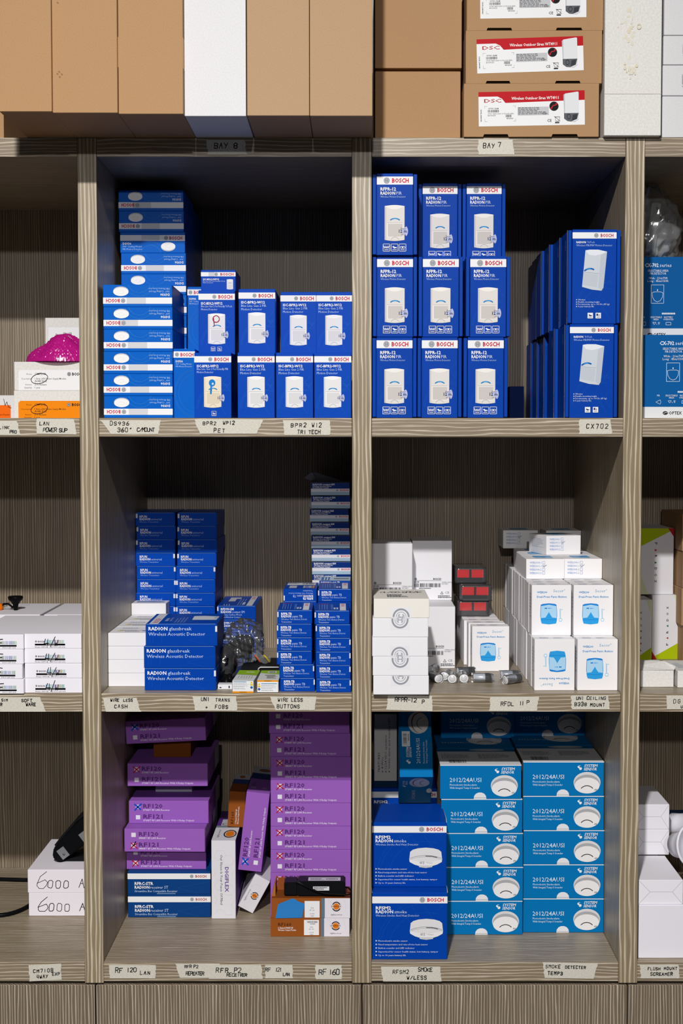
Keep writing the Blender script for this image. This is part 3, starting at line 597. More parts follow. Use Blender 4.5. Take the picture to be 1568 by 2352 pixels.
def d_alarm_up():
    c = Cv(81, 186); smk0 = (48, 38); c.e(48, 38, 25, 31, 'd6d4ce', 32); c.e(52, 38, 21, 29, '6a6862', 32); c.e(54, 39, 20, 28, 'e0deda', 32); c.ring(62, 40, 16, 17.4, '2a2a2c', 16, 105, 255)
    c.r(7, 62, 20, 42, WH); c.bars(10, 68, 30, 9, '4a4450', 22, 3, True); c.micro(25, 70, 26, 4, 1, '6a6a72', 4, 90)
    ssym(c, 22, 146, 6); c.t('SYSTEM', 23, 134, 5.6, WH, 28, b=1.4, rot=-90, it=.2); c.t('SENSOR', 30, 134, 5.6, WH, 28, b=1.4, rot=-90, it=.2); c.t('2012/24AUSI', 51, 150, 9, 'e6eef6', 68, rot=-90); c.t('Photoelectric Smoke-alarm', 62, 150, 4, 'd6e6f2', 58, b=.4, rot=-90); c.t('With Integral Temp-3 Sounder', 69, 150, 4, 'd6e6f2', 64, b=.4, rot=-90); return c
def d_alarm_foot():
    c = Cv(81, 180); c.e(48, 38, 24, 30, 'b9c0d2', 30); c.e(52, 39, 20, 27, '5a6280', 30); c.e(54, 40, 19.5, 26, 'c3cade', 30); c.ring(62, 40, 11, 12.2, '23283a', 14, 105, 255, 1.4); ssym(c, 12, 62, 5); c.t('SYSTEM', 13, 52, 5, 'c3d0e6', 26, b=1, rot=-90); c.t('SENSOR', 20, 52, 5, 'c3d0e6', 26, b=1, rot=-90); c.e(74, 92, 6.8, 16, 'dfe2ea', 20); c.t('2012/24AUSI', 40, 150, 8, 'c3d0e6', 60, rot=-90); return c
def d_features():
    c = Cv(60, 160); k = '3a3b40'
    for i, s in enumerate(('FEATURES', '4-Wire', '12/24 VDC operation', 'Visible alarm and standby LED')):
        x = 15 + 9 * i; y = 126 if i == 0 else 120
        if i: c.e(x - 2, 126, 1.6, 1.6, k, 10)
        c.t(s, x, y, 5, k, (42, 26, 74, 112)[i], b=.4, rot=-90)
    c.r(0, 146, 60, 14, '16324f'); return c
def d_dsc():
    c = Cv(245, 79); c.r(0, 0, 245, 79, 'eceef0'); c.p([(0, 0), (245, 0), (245, 22), (62, 26), (54, 16), (44, 11), (0, 11)][::-1], 'bb1622'); c.t('DSC', 13, 24.6, 8, 'b01622', 40, b=1.0); c.t('Wireless Outdoor Siren WT4911', 76, 19, 6.4, 'f2f2f2', 109, b=1.6)
    c.l([(14, 38), (14, 33), (20, 33)], .5, '77787c'); c.l([(80, 33), (85, 33), (85, 38)], .5, '77787c'); c.l([(14, 62), (14, 68), (20, 68)], .5, '77787c'); c.l([(80, 68), (85, 68), (85, 62)], .5, '77787c')
    c.t('WT4911BAM', 22, 40, 3, '26272a', 24, b=.6); c.bars(21, 41.4, 26, 6, '2a2b2e', 26, 2); c.t('WT4911BAM 2WAY OUTDOOR SIREN', 21, 52, 2.6, '3c3d42', 60); c.t('80009605', 21, 56, 2.6, '3c3d42', 18); c.bars(62, 53, 14, 6, '2a2b2e', 16, 4); c.t('45/2020', 64, 63, 2.4, '26272a', 16, b=.8)
    c.r(90, 36, 72, 19, 'c3c5c8'); c.micro(91, 37, 70, 17, 5, '6a6c72', 3); c.t('CE', 146, 54, 5, '303136', 10); c.t('1800847 R002', 7, 68, 3, '3a3b40', 28, rot=-90)
    c.e(174, 35.4, 10.6, 10.6, '17171a', 26); c.l([(168, 40), (172, 34), (178, 33), (180, 30)], 2.2, 'c02030'); c.p([(167, 37), (170, 42), (166, 42)], 'c02030'); c.p([(182, 28), (177, 29), (181, 33)], 'c02030')
    c.t('CE', 158, 71, 6, '26272a', 10); c.l([(176, 60), (178, 70), (185, 70), (187, 60), (175, 60)], .7, '33343a'); c.l([(175, 59), (188, 70)], .6, '33343a'); c.r(176, 72, 10, 2.4, '1c1d20')
    c.p([(196, 10), (200, 7), (228, 3), (231, 4), (231, 66), (222, 72), (208, 70), (197, 64)][::-1], 'dfe2e6'); c.p([(196, 10), (199, 8), (199, 60), (197, 60)][::-1], 'b9bec6'); c.p([(197, 52), (231, 52), (227, 66), (214, 71), (205, 70), (197, 64)][::-1], '5c6066'); c.p([(217, 56), (228, 54), (226, 66), (215, 70)][::-1], '383b40'); c.ring(208, 60, 3.4, 4.6, '2a2c30', 18, ky=1.4); return c
def d_tiny(n=0):
    c = Cv(90, 60); c.bars(40, 18, 40, 20, '33343a', 26, 5 + n); c.t('WT8', 40, 44, 4, '33343a', 10); return c
def d_stain():
    c = Cv(131, 330); rd = random.Random(3)
    for i in range(46):
        a, b = (55, 125) if i < 26 else (60, 205); c.e(a + rd.gauss(0, 7), b + rd.gauss(0, 17 if i < 26 else 8), rd.uniform(1.5, 4), rd.uniform(1.5, 5), rd.choice(('ddd6bd', 'dfdac8', 'dedacd')), 9)
    c.ring(78, 122, 3, 6, 'd9d4c2', 16); c.r(0, 250, 131, .6, 'cfcdc6'); return c
def d_warn(kind=0):
    c = Cv(50, 30); c.l([(.5, .5), (49.5, .5), (49.5, 29.5), (.5, 29.5), (.5, .5)], .6, '3a3b40'); oy = 0 if kind else 25.4; c.r(.6, oy + .6, 48.8, 3.8, 'e8961c'); c.t('WARNING', 25, oy + 3.6, 2.4, '3a2a12', 17, al='c', b=1)
    y = 7 if kind else 1.6; x = 2 if kind else 42
    c.p([(x, y + 5), (x + 3, y), (x + 6, y + 5)][::-1], 'e2c21a'); c.r(x, y + 6.4, 6, 4, 'e2c21a'); c.e(x + 3, y + 15, 3, 3, '2b5aa8', 16)
    tx = 10 if kind else 3; c.r(tx, y + 1, 36 if kind else 30, 1.4, '3d86a8')
    for i in range(3): c.micro(tx, y + 5 + 5.4 * i, 36, 4, 2, 'b4b8be', 5 + i)
    return c
def d_warn_top():
    c = Cv(50, 100); c.p([(0, 0), (50, 0), (50, 50), (30, 44), (0, 40)][::-1], '8ab41c'); c.l([(0, 42), (30, 46), (50, 52)], 1.6, '4a5a1c'); 
    for x in (9, 16, 22, 28, 34, 40): c.l([(x, 56), (x + 1, 80)], 1, '8a8d92')
    c.micro(20, 14, 24, 14, 2, 'dfe8c6', 4); return c
def d_warn_top2():
    c = Cv(50, 100); c.p([(0, 0), (50, 0), (50, 44), (20, 36), (0, 26)][::-1], '8ab41c'); c.r(18, 8, 20, 22, 'd0d3d6'); c.bars(20, 10, 16, 18, '3a3b40', 16, 4); c.r(14, 50, 24, 5, '3a3b40'); c.micro(20, 60, 24, 26, 3, '2e2f34', 6); return c
def d_cash():
    c = Cv(88, 88); c.micro(20, 14, 52, 12, 2, '8f939c', 3); c.micro(20, 46, 56, 12, 2, '8f939c', 4); c.p([(14, 60), (22, 48), (30, 60)][::-1], 'd8c43a'); c.e(78, 56, 6, 5, '3a64a8', 14); c.micro(34, 62, 40, 8, 1, '6a6e78', 5); return c
def d_cash_blue():
    c = Cv(80, 60); c.r(8, 14, 64, 26, '9fb0cc'); c.micro(10, 16, 60, 22, 3, '3a5a9a', 4); return c
def d_envelope(sd=0):
    c = Cv(100, 53); k = '8f9094'; c.l([(1, 1), (26, 26), (76, 26), (99, 1)], .5, k); c.l([(1, 52), (26, 26)], .5, k); c.l([(99, 52), (76, 26)], .5, k); return c
def d_6000(sd=1):
    c = Cv(175, 54); c.hand('6', 20, 44, 38, 1.5, '1c1a1e', seed=sd, jit=.05, slant=.16); x = 46
    for i in range(3): c.hand('O', x + 18 * i, 43, 18, 1.5, '1c1a1e', seed=sd * 5 + i, jit=.05)
    c.hand('A/2', 117, 42, 20, 1.5, '1c1a1e', seed=sd + 3); return c
# ---------------------------------------------------------------- setting and shelving
ZT, ZTb = Zw(316, 0), Zw(360, 0); Z1, Z1b = Zw(960, 0), Zw(1003, 0); Z2, Z2b = Zw(1593, 0), Zw(1635, 0); Z3, Z3b = Zw(2210, 0), Zw(2254, 0); ZC = Zw(2258.5, 0)
YB = .579
UPR = [(-.984, -.950), (-.4975, -.464), (-.0106, .0242), (.4747, .5085), (.961, .995)]
bm = bmesh.new(); add_box(bm, -4, 4, -8, YB + .03, -.05, 0)
tag(obj('floor', bm, noisy('grey_vinyl_floor', '38383a', '424244', 40, .5)), 'grey vinyl floor in front of the shelving', 'floor', kind='structure')
bm = bmesh.new(); add_box(bm, -4, 4, YB + .012, YB + .1, 0, 2.9)
tag(obj('wall_back', bm, noisy('painted_wall', 'c3c1bc', 'cfcdc8', 60, .8)), 'plain painted wall behind the shelving', 'wall', kind='structure')
sh = empty('shelving_unit', (0, 0, ZC)); tag(sh, 'open shelving of limed wood laminate packed with cartons', 'shelving')
def shpart(name, x0, x1, y0, y1, z0, z1, m):
    bm = bmesh.new(); add_box(bm, x0, x1, y0, y1, z0, z1); bmesh.ops.recalc_face_normals(bm, faces=bm.faces)
    bmesh.ops.bevel(bm, geom=list(bm.edges), offset=.0005, segments=1, affect='EDGES')
    for v in bm.verts: v.co.z -= ZC
    return obj(name, bm, m, sh)
for a, b in UPR: shpart('upright_panel', a, b, 0, YB, ZC + .0005, ZT - .0004, WOODV)
BAYS = [(UPR[i][1], UPR[i + 1][0]) for i in range(4)]
for a, b in BAYS:
    shpart('back_panel', a - .01, b + .01, YB, YB + .010, ZC + .001, ZT - .001, WOODB)
    for z1, z0 in ((ZT, ZTb), (Z1, Z1b), (Z2, Z2b), (Z3, Z3b)):
        shpart('shelf_board', a + .0005, b - .0005, .0006, YB - .0003, z0, z1, WOODH)
cb = empty('base_cabinet', (0, 0, 0)); tag(cb, 'wood laminate base cabinet with plain doors under the open shelves', 'cabinet')
bm = bmesh.new(); add_box(bm, -.984, .995, .020, YB, .08, ZC - .0005); add_box(bm, -.97, .98, .06, YB - .02, 0, .08); obj('carcass', bm, M('3a332a', .6), cb)
edges = [-.984, XU(219, 0, ZC), XU(831, 0, ZC), XU(1441, 0, ZC), .995]
for a, b in zip(edges, edges[1:]):
    bm = bmesh.new(); add_box(bm, a + .0013, b - .0013, .0005, .0195, .10, ZC - .0035); bmesh.ops.recalc_face_normals(bm, faces=bm.faces); bmesh.ops.bevel(bm, geom=list(bm.edges), offset=.0006, segments=1, affect='EDGES'); obj('door', bm, WOODD, cb)
# ---------------------------------------------------------------- cartons
ORD = ['bottom', 'second', 'third', 'fourth', 'fifth', 'sixth', 'seventh', 'eighth', 'ninth', 'tenth', 'eleventh', 'twelfth', 'thirteenth', 'fourteenth']
def nth(k, n): return 'topmost' if k == n - 1 and n > 1 else ('bottom' if k == 0 else ORD[k] + ' up')
def carton(name, label, group, w, h, d, mats, x, y, z, yaw=0, roll=0, pitch=0, prints=(), style='plain', cat='box'):
    if z < ZT - .01 and y > -.05:     # keep inside its bay
        for a, b in BAYS:
            if a - .03 < x < b + .03:
                e = w / 2 + .0007 + abs(math.sin(math.radians(yaw))) * d; x = min(max(x, a + e), b - e)
        d = min(d, YB - .0012 - y)
    o = link(name, body_mesh(w, h, d, mats, style), None, (x, y, z), tuple(math.radians(q) for q in (pitch, roll, yaw)))
    for pr in prints:
        face, me = pr[0], pr[1]; fl = pr[2] if len(pr) > 2 else False
        if style == 'tuck' and face == 'f':
            attach(o, me, face, w - .0148, h, d, fl)
        else: attach(o, me, face, w, h, d, fl)
    return tag(o, label, cat, group)
G = .0003
def stack(name, desc, place, group, z0, y, us, w, h, d, mats, prints, style='plain', n=None, lab=None):
    """us: bottom to top (left pixel column, options)"""
    out = []; n = n or len(us)
    for k, it in enumerate(us):
        u, o = (it, {}) if not isinstance(it, tuple) else it
        yy = o.get('y', y); z = z0 + k * (h + G) + G; x = XU(u, yy, z + h / 2) + w / 2
        pr = o.get('prints', prints); lb = o.get('lab') or (lab if lab else '%s, %s in %s' % (o.get('desc', desc), nth(k, n), place))
        out.append(carton(name, lb, group, w, h, d, mats, x, yy, z, o.get('yaw', 0), o.get('roll', 0), 0, pr(k) if callable(pr) else pr, style))
    return out
def W(u0, u1, y, v): return XU(u1, y, Zw(v, y)) - XU(u0, y, Zw(v, y))
BLUE = M('0260c4', .38); BLUE2 = M('0346b4', .38); BLUED = M('0340a6', .40); BLUEN = M('0d3f80', .42); NAVY = M('0c2f6e', .45)
WHITE = M('e9e9ee', .5); PURP = M('9860bc', .5); BROWN = M('92501f', .5); TEAL = M('0472b4', .45); CXB = M('0a5a9e', .5)
# --- top of the unit
def topbox(name, label, group, u0, u1, vb, m, hh=.34, d=.46, parts=None, v0=None, y=None, yaw=0):
    y = yf(vb, ZT) if y is None else y; z = ZT + G; w = W(u0, u1, y, vb); h = hh if v0 is None else Zw(v0, y) - z
    return carton(name, label, group, w, h, d, m, (XU(u0, y, z) + XU(u1, y, z)) / 2, y, z, yaw)
gt = 'tall cartons overhanging the top shelf'
topbox('shipping_carton', 'plain brown carton with a torn edge, overhanging the top shelf at its end', gt, -2, 119, 256.5, CARD)
o = topbox('shipping_carton', 'plain brown carton with small finger dents, second of the overhanging row', gt, 121, 270, 259.5, CARD)
for x, y in ((16, 322), (12, 326), (22, 327), (17, 332), (14, 191)):
    c = Cv(149, 400); c.e(x, y, 2.6, 1.7, '8d6a44', 10, 30); attach(o, c.mesh('dent'), 'f', W(121, 270, o.location.y, 260), .34, .46, name='dent')
o = topbox('shipping_carton', 'smooth brown carton between the dented carton and the white carton', gt, 272.5, 420.5, 262, CARD)
for s, v0, v1 in ((1, 86, 157), (-1, 85, 154)):
    yt = o.location.y; bm = bmesh.new(); a = s * W(272.5, 420.5, yt, 260) / 2; add_box(bm, min(a, a + s * .0006), max(a, a + s * .0006), .0004, .02, Zw(v1, yt) - o.location.z, Zw(v0, yt) - o.location.z); obj('tuck_tab', bm, M('c9a67a', .7), o)
o = topbox('shipping_carton', 'tall white carton between brown cartons above the bay eight tape', gt, 424, 565, 267, CARDW)
topbox('shipping_carton', 'greyish brown carton right after the tall white overhanging carton', gt, 567.5, 710, 266, CARD2)
topbox('shipping_carton', 'greyish brown carton ending the overhanging row above the middle upright', gt, 711.5, 855, 266.5, CARD2)
topbox('shipping_carton', 'pale brown carton set back beyond the end of the overhanging row', gt, -120, 9, 315, CARD, d=.4, y=.01)
gp = 'square cartons stacked on the top shelf'
yy = .03; z = ZT + G; w = W(861, 1057, yy, 240); h1 = Zw(164, yy) - z; x = (XU(861, yy, z) + XU(1057, yy, z)) / 2
carton('shipping_carton', 'square brown carton, lower of two, above the bay seven shelf edge', gp, w, h1, .40, CARD, x, yy, z)
z2 = z + h1 + G
bm = bmesh.new(); add_box(bm, -w / 2 + .001, w / 2 - .002, .012, .39, 0, .0052); o = obj('cardboard_sheet', bm, M('7a5836', .8), None, (x, yy, z2)); tag(o, 'loose cardboard flap sheet pressed between two square brown cartons', 'cardboard')
z3 = z2 + .0052 + G
carton('shipping_carton', 'square brown carton, upper of two, beside the siren cartons', gp, W(861, 1060, yy, 80), .20, .40, CARD, XU(861, yy, z3) + W(861, 1060, yy, 80) / 2, yy, z3)
# siren cartons: die-cut hand slots at the bottom of the front panel
def siren_carton(u0, u1, v0, v1, y, z, lu0, lv0, lu1, lv1, tilt, slots, label):
    w = W(u0, u1, y, v1); h = Zw(v0, y) - Zw(v1, y); x = (XU(u0, y, z) + XU(u1, y, z)) / 2
    r = empty('siren_carton', (x, y, z), (0, 0, math.radians(-.4))); tag(r, label, 'box', 'siren cartons on the top shelf')
    bm = bmesh.new(); add_box(bm, -w / 2, w / 2, .004, .30, 0, h); obj('carton_body', bm, CARD, r)
    pts = [(-w / 2, 0)]
    for a, b in slots:
        xa, xb = w * ((a - u0) / (u1 - u0) - .5), w * ((b - u0) / (u1 - u0) - .5); pts += [(xa, 0), (xa + .002, .0045), (xb - .002, .0045), (xb, 0)]
        s = bmesh.new(); add_box(s, xa, xb, .0035, .0039, .0003, .0045); obj('hand_slot_shade', s, M('160f08', .9), r)  # near-black strip behind the notch: the slot's inner shade put in as colour
    pts += [(w / 2, 0), (w / 2, h), (-w / 2, h)]
    bm = bmesh.new(); add_prism(bm, pts, 0, .0034); obj('front_panel', bm, CARD, r)
    lw = W(lu0, lu1, y, lv0); lh = Zw(lv0, y) - Zw(lv1, y)
    link('product_label', design(d_dsc), r, (XU((lu0 + lu1) / 2, y, z) - x, 0, Zw(lv1, y) - Zw(v1, y)), (0, math.radians(-tilt), 0), (lw, 1, lh))
    return h
z = ZT + G; y0 = -.006
h = siren_carton(1065, 1374, 193.5, 315.5, y0, z, 1099, 211, 1342.5, 290, .9, ((1109, 1168), (1266, 1327)), 'brown carton with red and white siren label, bottom of the stack')
z += h + G
h = siren_carton(1069.5, 1381, 71, 192.5, y0, z, 1095.5, 87.5, 1340, 166, 1.7, ((1115, 1172), (1274, 1333)), 'brown carton with red and white siren label, middle of the stack')
z += h + G
siren_carton(1072, 1384, -52, 70, y0, z, 1102.5, -36, 1346, 41.5, .7, ((1117, 1176), (1276, 1337)), 'brown carton with red and white siren label, topmost of the stack')
y0 = yf(311.5, ZT); w = W(1387, 1517, y0, 300)
carton('shipping_carton', 'aged white carton with yellow stains standing by the siren cartons', gt, w, .30, .34, CARDOLD, XU(1387, y0, ZT) + w / 2, y0, ZT + G, prints=[('f', design(d_stain))])
z = ZT + G
for k, (v0, lb) in enumerate(((221, 'bottom'), (150, 'second'), (82, 'third'), (-10, 'topmost'))):
    h = Zw(v0, .0) - z; carton('small_white_carton', 'small white barcode carton beyond the stained carton, %s of its stack' % lb, 'white barcode cartons on the top shelf', W(1520, 1620, 0, 250), h, .2, CARDW, XU(1520 + (0, 0, 1, 2)[k], 0, ZT) + W(1520, 1620, 0, 250) / 2, .0, z, prints=[('f', design(d_tiny, k))] if k else ()); z += h + .0012
# ---------------------------------------------------------------- shelf 1, far bay with power supply cartons
yq = .20; w = W(37, 232, yq, 930); h = Zw(897, yq) - Z1 - G
x = XU(37, yq, Z1) + w / 2; x = min(x, UPR[1][0] - w / 2 - .002)
carton('power_supply_carton', 'white carton with an orange circled label, under the one with pink wrap', 'module cartons', w, h, .16, CARDOLD, x, yq, Z1 + G, prints=[('f', design(d_power, True))])
za = Z1 + G + h + G; h2 = Zw(831, yq) - za
carton('power_supply_carton', 'white carton with a circled white label carrying the pink bubble wrap', 'module cartons', w, h2, .16, CARDOLD, x + .001, yq, za, prints=[('f', design(d_power, False))])
ZPINK = za + h2
y2 = .38; w2 = W(106, 226, y2, 760); h3 = Zw(730, y2) - Z1 - G
carton('reader_carton', 'tall white labelled carton standing behind the pink bubble wrap', 'module cartons', w2, h3, .15, CARDOLD, XU(106, y2, 1.6) + w2 / 2, y2, Z1 + G, prints=[('f', design(d_card_model))])
w2 = W(-86, 33, yq, 930)
carton('reader_carton', 'low white carton with an orange label and a pen squiggle', 'module cartons', w2, Zw(908, yq) - Z1 - G, .16, CARDW, XU(-86, yq, Z1) + w2 / 2, yq, Z1 + G, prints=[('f', design(d_card_orange))])
# pink bubble wrap: lumpy bundle covered in small bubbles
PINK = bpy.data.materials.new('pink_bubble_film'); PINK.use_nodes = True; b_ = PINK.node_tree.nodes['Principled BSDF']
b_.inputs['Base Color'].default_value = rgb('c4188a'); b_.inputs['Roughness'].default_value = .22; b_.inputs['Coat Roughness'].default_value = .12; b_.inputs['Transmission Weight'].default_value = .15; b_.inputs['Coat Weight'].default_value = .6
bm = bmesh.new(); NU, NV = 180, 120; sx, sy = .0735, .072
def base(u, v):
    r = math.sqrt(u * u + v * v)
    if r >= 1: return 0
    return (1 - r ** 3.0) ** .8 * (.047 - .020 * max(0, -.1 - u) + .006 * math.sin(6 * u + 1.5) + .004 * math.sin(9 * v + 3 * u)) 
def lump(u, v):
    h0 = base(u, v); e = .01; n = Vector((-(base(u + e, v) - base(u - e, v)) / (2 * e * sx), -(base(u, v + e) - base(u, v - e)) / (2 * e * sy), 1)).normalized()
    px, py = u * sx / .0062, (v * sy * 1.25 + h0 * .8) / .0054; j = round(py); i = round(px - .5 * (j % 2)); k = math.sin(i * 12.9 + j * 78.2) * 43758; k -= math.floor(k)
    dd = ((px - .5 * (j % 2) - i) ** 2 + (py - j) ** 2) / .24; b_ = (.0016 + .0022 * k) * math.sqrt(max(0, 1 - dd)) * min(1, (1 - min(1, math.hypot(u, v))) * 10 + .25)
    p = Vector((u * sx, v * sy, h0)) + n * b_; p.z = max(p.z, 0); return p
grid = []
for j in range(NV + 1):
    row = []
    for i in range(NU + 1):
        u, v = -1 + 2 * i / NU, -1 + 2 * j / NV; m_ = max(abs(u), abs(v)) or 1; q = math.hypot(u, v) or 1
        row.append(bm.verts.new(lump(u * m_ / q, v * m_ / q)))
    grid.append(row)
for j in range(NV):
    for i in range(NU): bm.faces.new((grid[j][i], grid[j][i + 1], grid[j + 1][i + 1], grid[j + 1][i])).smooth = True
o = obj('bubble_wrap_bundle', bm, PINK, None, (-.5765, yq + .056, ZPINK + .0006)); tag(o, 'crumpled bundle of pink bubble wrap lying on a white carton', 'bubble wrap')
# ---------------------------------------------------------------- shelf 1, bay eight: ceiling detector cartons
gc = 'blue ceiling detector cartons'; cw, ch, cd = W(237, 395, .015, 900), (Zw(654, .015) - Z1) / 6 - G, .163
dc = 'blue carton with round white sensor print upside down'
F1 = lambda k: [('f', design(d_ceil, (.36, .34, .36, .37, .5, .38)[k % 6]), True)]
stack('ceiling_detector_carton', dc, 'the front stack', gc, Z1, .015, [238.5, 238, 238, 238, 237.5, 236.5], cw, ch, cd, BLUE, F1)
us = [280] * 6 + [278.5, (278, {}), (276, {'prints': [('f', design(d_ceil, .33))], 'desc': 'blue carton with right-way-up round sensor print'}), 273, 272]
stack('ceiling_detector_carton', dc, 'the taller rear stack', gc, Z1, .19, us, cw, ch, cd, BLUE, F1)
stack('ceiling_detector_carton', 'shaded blue carton', 'the last column behind the round-sensor stacks', gc, Z1, .40, [303] * 11, cw, ch, cd, BLUE, F1)
nw, nh = .0385, (Zw(801, .03) - Z1 - G)
XN = XU(399.5, .03, Z1) + nw / 2
carton('ceiling_detector_carton', 'narrow blue carton standing on edge at the shelf front', gc, nw, nh, .16, BLUE, XN, .03, Z1 + G, prints=[('f', design(d_ceil_narrow))])
carton('ceiling_detector_carton', 'narrow blue carton hidden behind the one standing on edge', gc, nw, nh, .16, BLUE, XN + .002, .1905, Z1 + G, prints=[('f', design(d_ceil_narrow))])
carton('ceiling_detector_carton', 'narrow blue carton standing on edge on top of another one', gc, nw, nh, .16, BLUE, XU(430.5, .16, Z1 + .18) + nw / 2, .16, Z1 + 2 * G + nh, prints=[('f', design(d_ceil_narrow))])
# motion detector cartons
gi = 'blue motion detector cartons'; iw, ih, idp = W(546, 631, .015, 900), Zw(810, .015) - Z1 - G, .165
x = XU(446.5, .015, Z1) + iw / 2
carton('motion_detector_carton', 'blue carton with a blue ink blob on a cream detector print', gi, iw, ih, idp, BLUE2, x, .015, Z1 + G, yaw=-1.5, prints=[('f', design(d_isc, 1))])
for u, lb in ((546, 'beside the ink-blobbed carton'), (634, 'second after the ink-blobbed carton'), (721.5, 'against the middle upright')):
    carton('motion_detector_carton', 'blue carton with white detector print, lower row, ' + lb, gi, iw, ih, idp, BLUE2, XU(u, .015, Z1) + iw / 2, .015, Z1 + G, prints=[('f', design(d_isc, 0))])
zu = Z1 + 2 * G + ih
carton('motion_detector_carton', 'blue carton with a red letter P drawn on its detector print', gi, iw, ih, idp, BLUE2, XU(457.5, .08, zu + .05) + iw / 2, .07, zu, prints=[('f', design(d_isc, 2))])
for u, yy, lb in ((548, .05, 'beside the carton marked with a red P'), (644, .10, 'between its two upper neighbours'), (727, .10, 'against the middle upright')):
    carton('motion_detector_carton', 'blue carton with white detector print, upper row, ' + lb, gi, iw, ih, idp, BLUE2, XU(u, yy, zu + .05) + iw / 2, yy, zu, prints=[('f', design(d_isc, 0))])
zl = zu + ih + G; ew = W(461.5, 541, .09, 640)
carton('motion_detector_carton', 'blue carton lying flat on the carton marked with red P', gi, ew, Zw(620, .09) - zl, .11, BLUE2, XU(461.5, .09, zl) + ew / 2, .09, zl, prints=[('f', design(d_isc_end))])
# ---------------------------------------------------------------- shelf 1, bay seven: wireless detector cartons
gr = 'blue wireless detector cartons'; rw = W(854.8, 956, .008, 870); rh = (Zw(588, .008) - Z1) / 2 - G; rdp = .12
PR = [('f', design(d_rfpr))]
for k, (row, yy) in enumerate((((855, 958.5, 1064), .008), ((856, 961, 1069.5), .008))):
    for u, lb in zip(row, ('next to the middle upright', 'second from the middle upright', 'third from the middle upright')):
        carton('wireless_detector_carton', 'blue tall detector carton, %s row, %s' % (('bottom', 'middle')[k], lb), gr, rw, rh, rdp, BLUED, XU(u, yy, Z1 + k * rh) + rw / 2, yy, Z1 + G + k * (rh + G), prints=PR, style='tuck')
for u, yy, lb in ((855.5, .0, 'nearest the middle upright, set forward'), (961, .095, 'second from the middle upright'), (1062, .095, 'third from the middle upright')):
    z = Z1 + G + 2 * (rh + G); carton('wireless_detector_carton', 'blue tall detector carton, top row, ' + lb, gr, rw, rh, rdp, BLUED, XU(u, yy, z + .07) + rw / 2, yy, z, prints=PR, style='tuck')
carton('wireless_detector_carton', 'dark blue small carton in shade behind the tall detector cartons', gr, .03, .073, .1, NAVY, XU(1186, .42, Z1), .42, Z1 + G)
gq = 'blue twin-technology detector cartons'; tw = W(1297.5, 1417, .02, 850); th = (Zw(527, .02) - Z1) / 2 - G; td = .0895
JX = [[0, -.0066, .004, -.002, -.004, -.006], [.002, .001, -.006, -.010, -.008, -.004]]
for k in (1, 0):
    for i in range(6):
        yy = .02 + .0915 * i; z = Z1 + G + k * (th + G); x = XU((1297.5, 1301)[k], .02, z) + tw / 2 + JX[k][i]; 
        lb = 'tall blue carton with tilted detector print, %s at the shelf front' % ('lower', 'upper')[k] if i == 0 else 'tall blue carton, %s row, %s behind the front one' % (('lower', 'upper')[k], ('', 'first', 'second', 'third', 'fourth', 'last')[i])
        carton('wireless_detector_carton', lb, gq, tw, th, td, BLUED, x, yy, z, prints=[('f', design(d_tritech)), ('l', design(d_tritech_side))], style='tuck')
# area detector cartons in the far bay
ga = 'area detector cartons'; w = W(1475, 1615, .05, 860); h = Zw(769, .05) - Z1 - G; x = XU(1475, .05, Z1) + w / 2; xu = XU(1443, .18, Z1 + .2) + w / 2
x = max(x, UPR[3][1] + w / 2 + .002); xu = max(xu, UPR[3][1] + w / 2 + .002)
carton('area_detector_carton', 'blue and white detector carton at the shelf front beyond the upright', ga, w, h, .128, CXB, x, .05, Z1 + G, prints=[('f', design(d_cx))])
carton('area_detector_carton', 'blue and white detector carton hidden behind the lower front one', ga, w, h, .16, CXB, x - .004, .181, Z1 + G, prints=[('f', design(d_cx))])
h2 = h; zz = Z1 + 2 * G + h
carton('area_detector_carton', 'blue and white detector carton, upper one carrying the plastic bag', ga, w, Zw(590, .18) - zz, .16, CXB, xu, .18, zz, prints=[('f', design(d_cx))]); ZBAG = Zw(590, .18)
def crumple(bm, sx, sy, sz, seed, amp=.12, sub=4, flat=True):
    rd = random.Random(seed); ph = [(Vector((rd.gauss(0, 1), rd.gauss(0, 1), rd.gauss(0, 1))) * rd.uniform(1.2, 4.2), rd.uniform(0, 6.3), rd.uniform(.3, 1)) for _ in range(14)]
    r = bmesh.ops.create_icosphere(bm, subdivisions=sub, radius=1)
    for v in r['verts']:
        p = v.co.copy(); k = .93 + sum(abs(math.sin(p.dot(a) + f)) * g for a, f, g in ph) * amp / 6 - amp * .8
        v.co = Vector((p.x * sx * k, p.y * sy * k, p.z * sz * k))
        if flat: v.co.z = max(v.co.z, -sz * .8)
    if flat:
        for v in r['verts']: v.co.z += sz * .8
    for f in bm.faces: f.smooth = True
pb = empty('plastic_bag', (.5085 + .068, .262, ZBAG + G)); tag(pb, 'clear plastic bag of grey mounting parts on a blue carton', 'bag')
bm = bmesh.new(); crumple(bm, .050, .050, .074, 3, .5, 5); obj('bag_film', bm, PLASTICM, pb)
for x, yv, w_, hh, rr in ((-.028, -.02, .012, .095, .05), (-.008, -.012, .018, .118, .12), (.022, 0, .03, .09, -.15)):
    bm = bmesh.new(); add_box(bm, x - w_ / 2, x + w_ / 2, yv, yv + .02, .004, hh)
    for v in bm.verts: v.co.x += (v.co.z) * rr
    obj('mounting_part', bm, M('a9a79e', .5), pb)
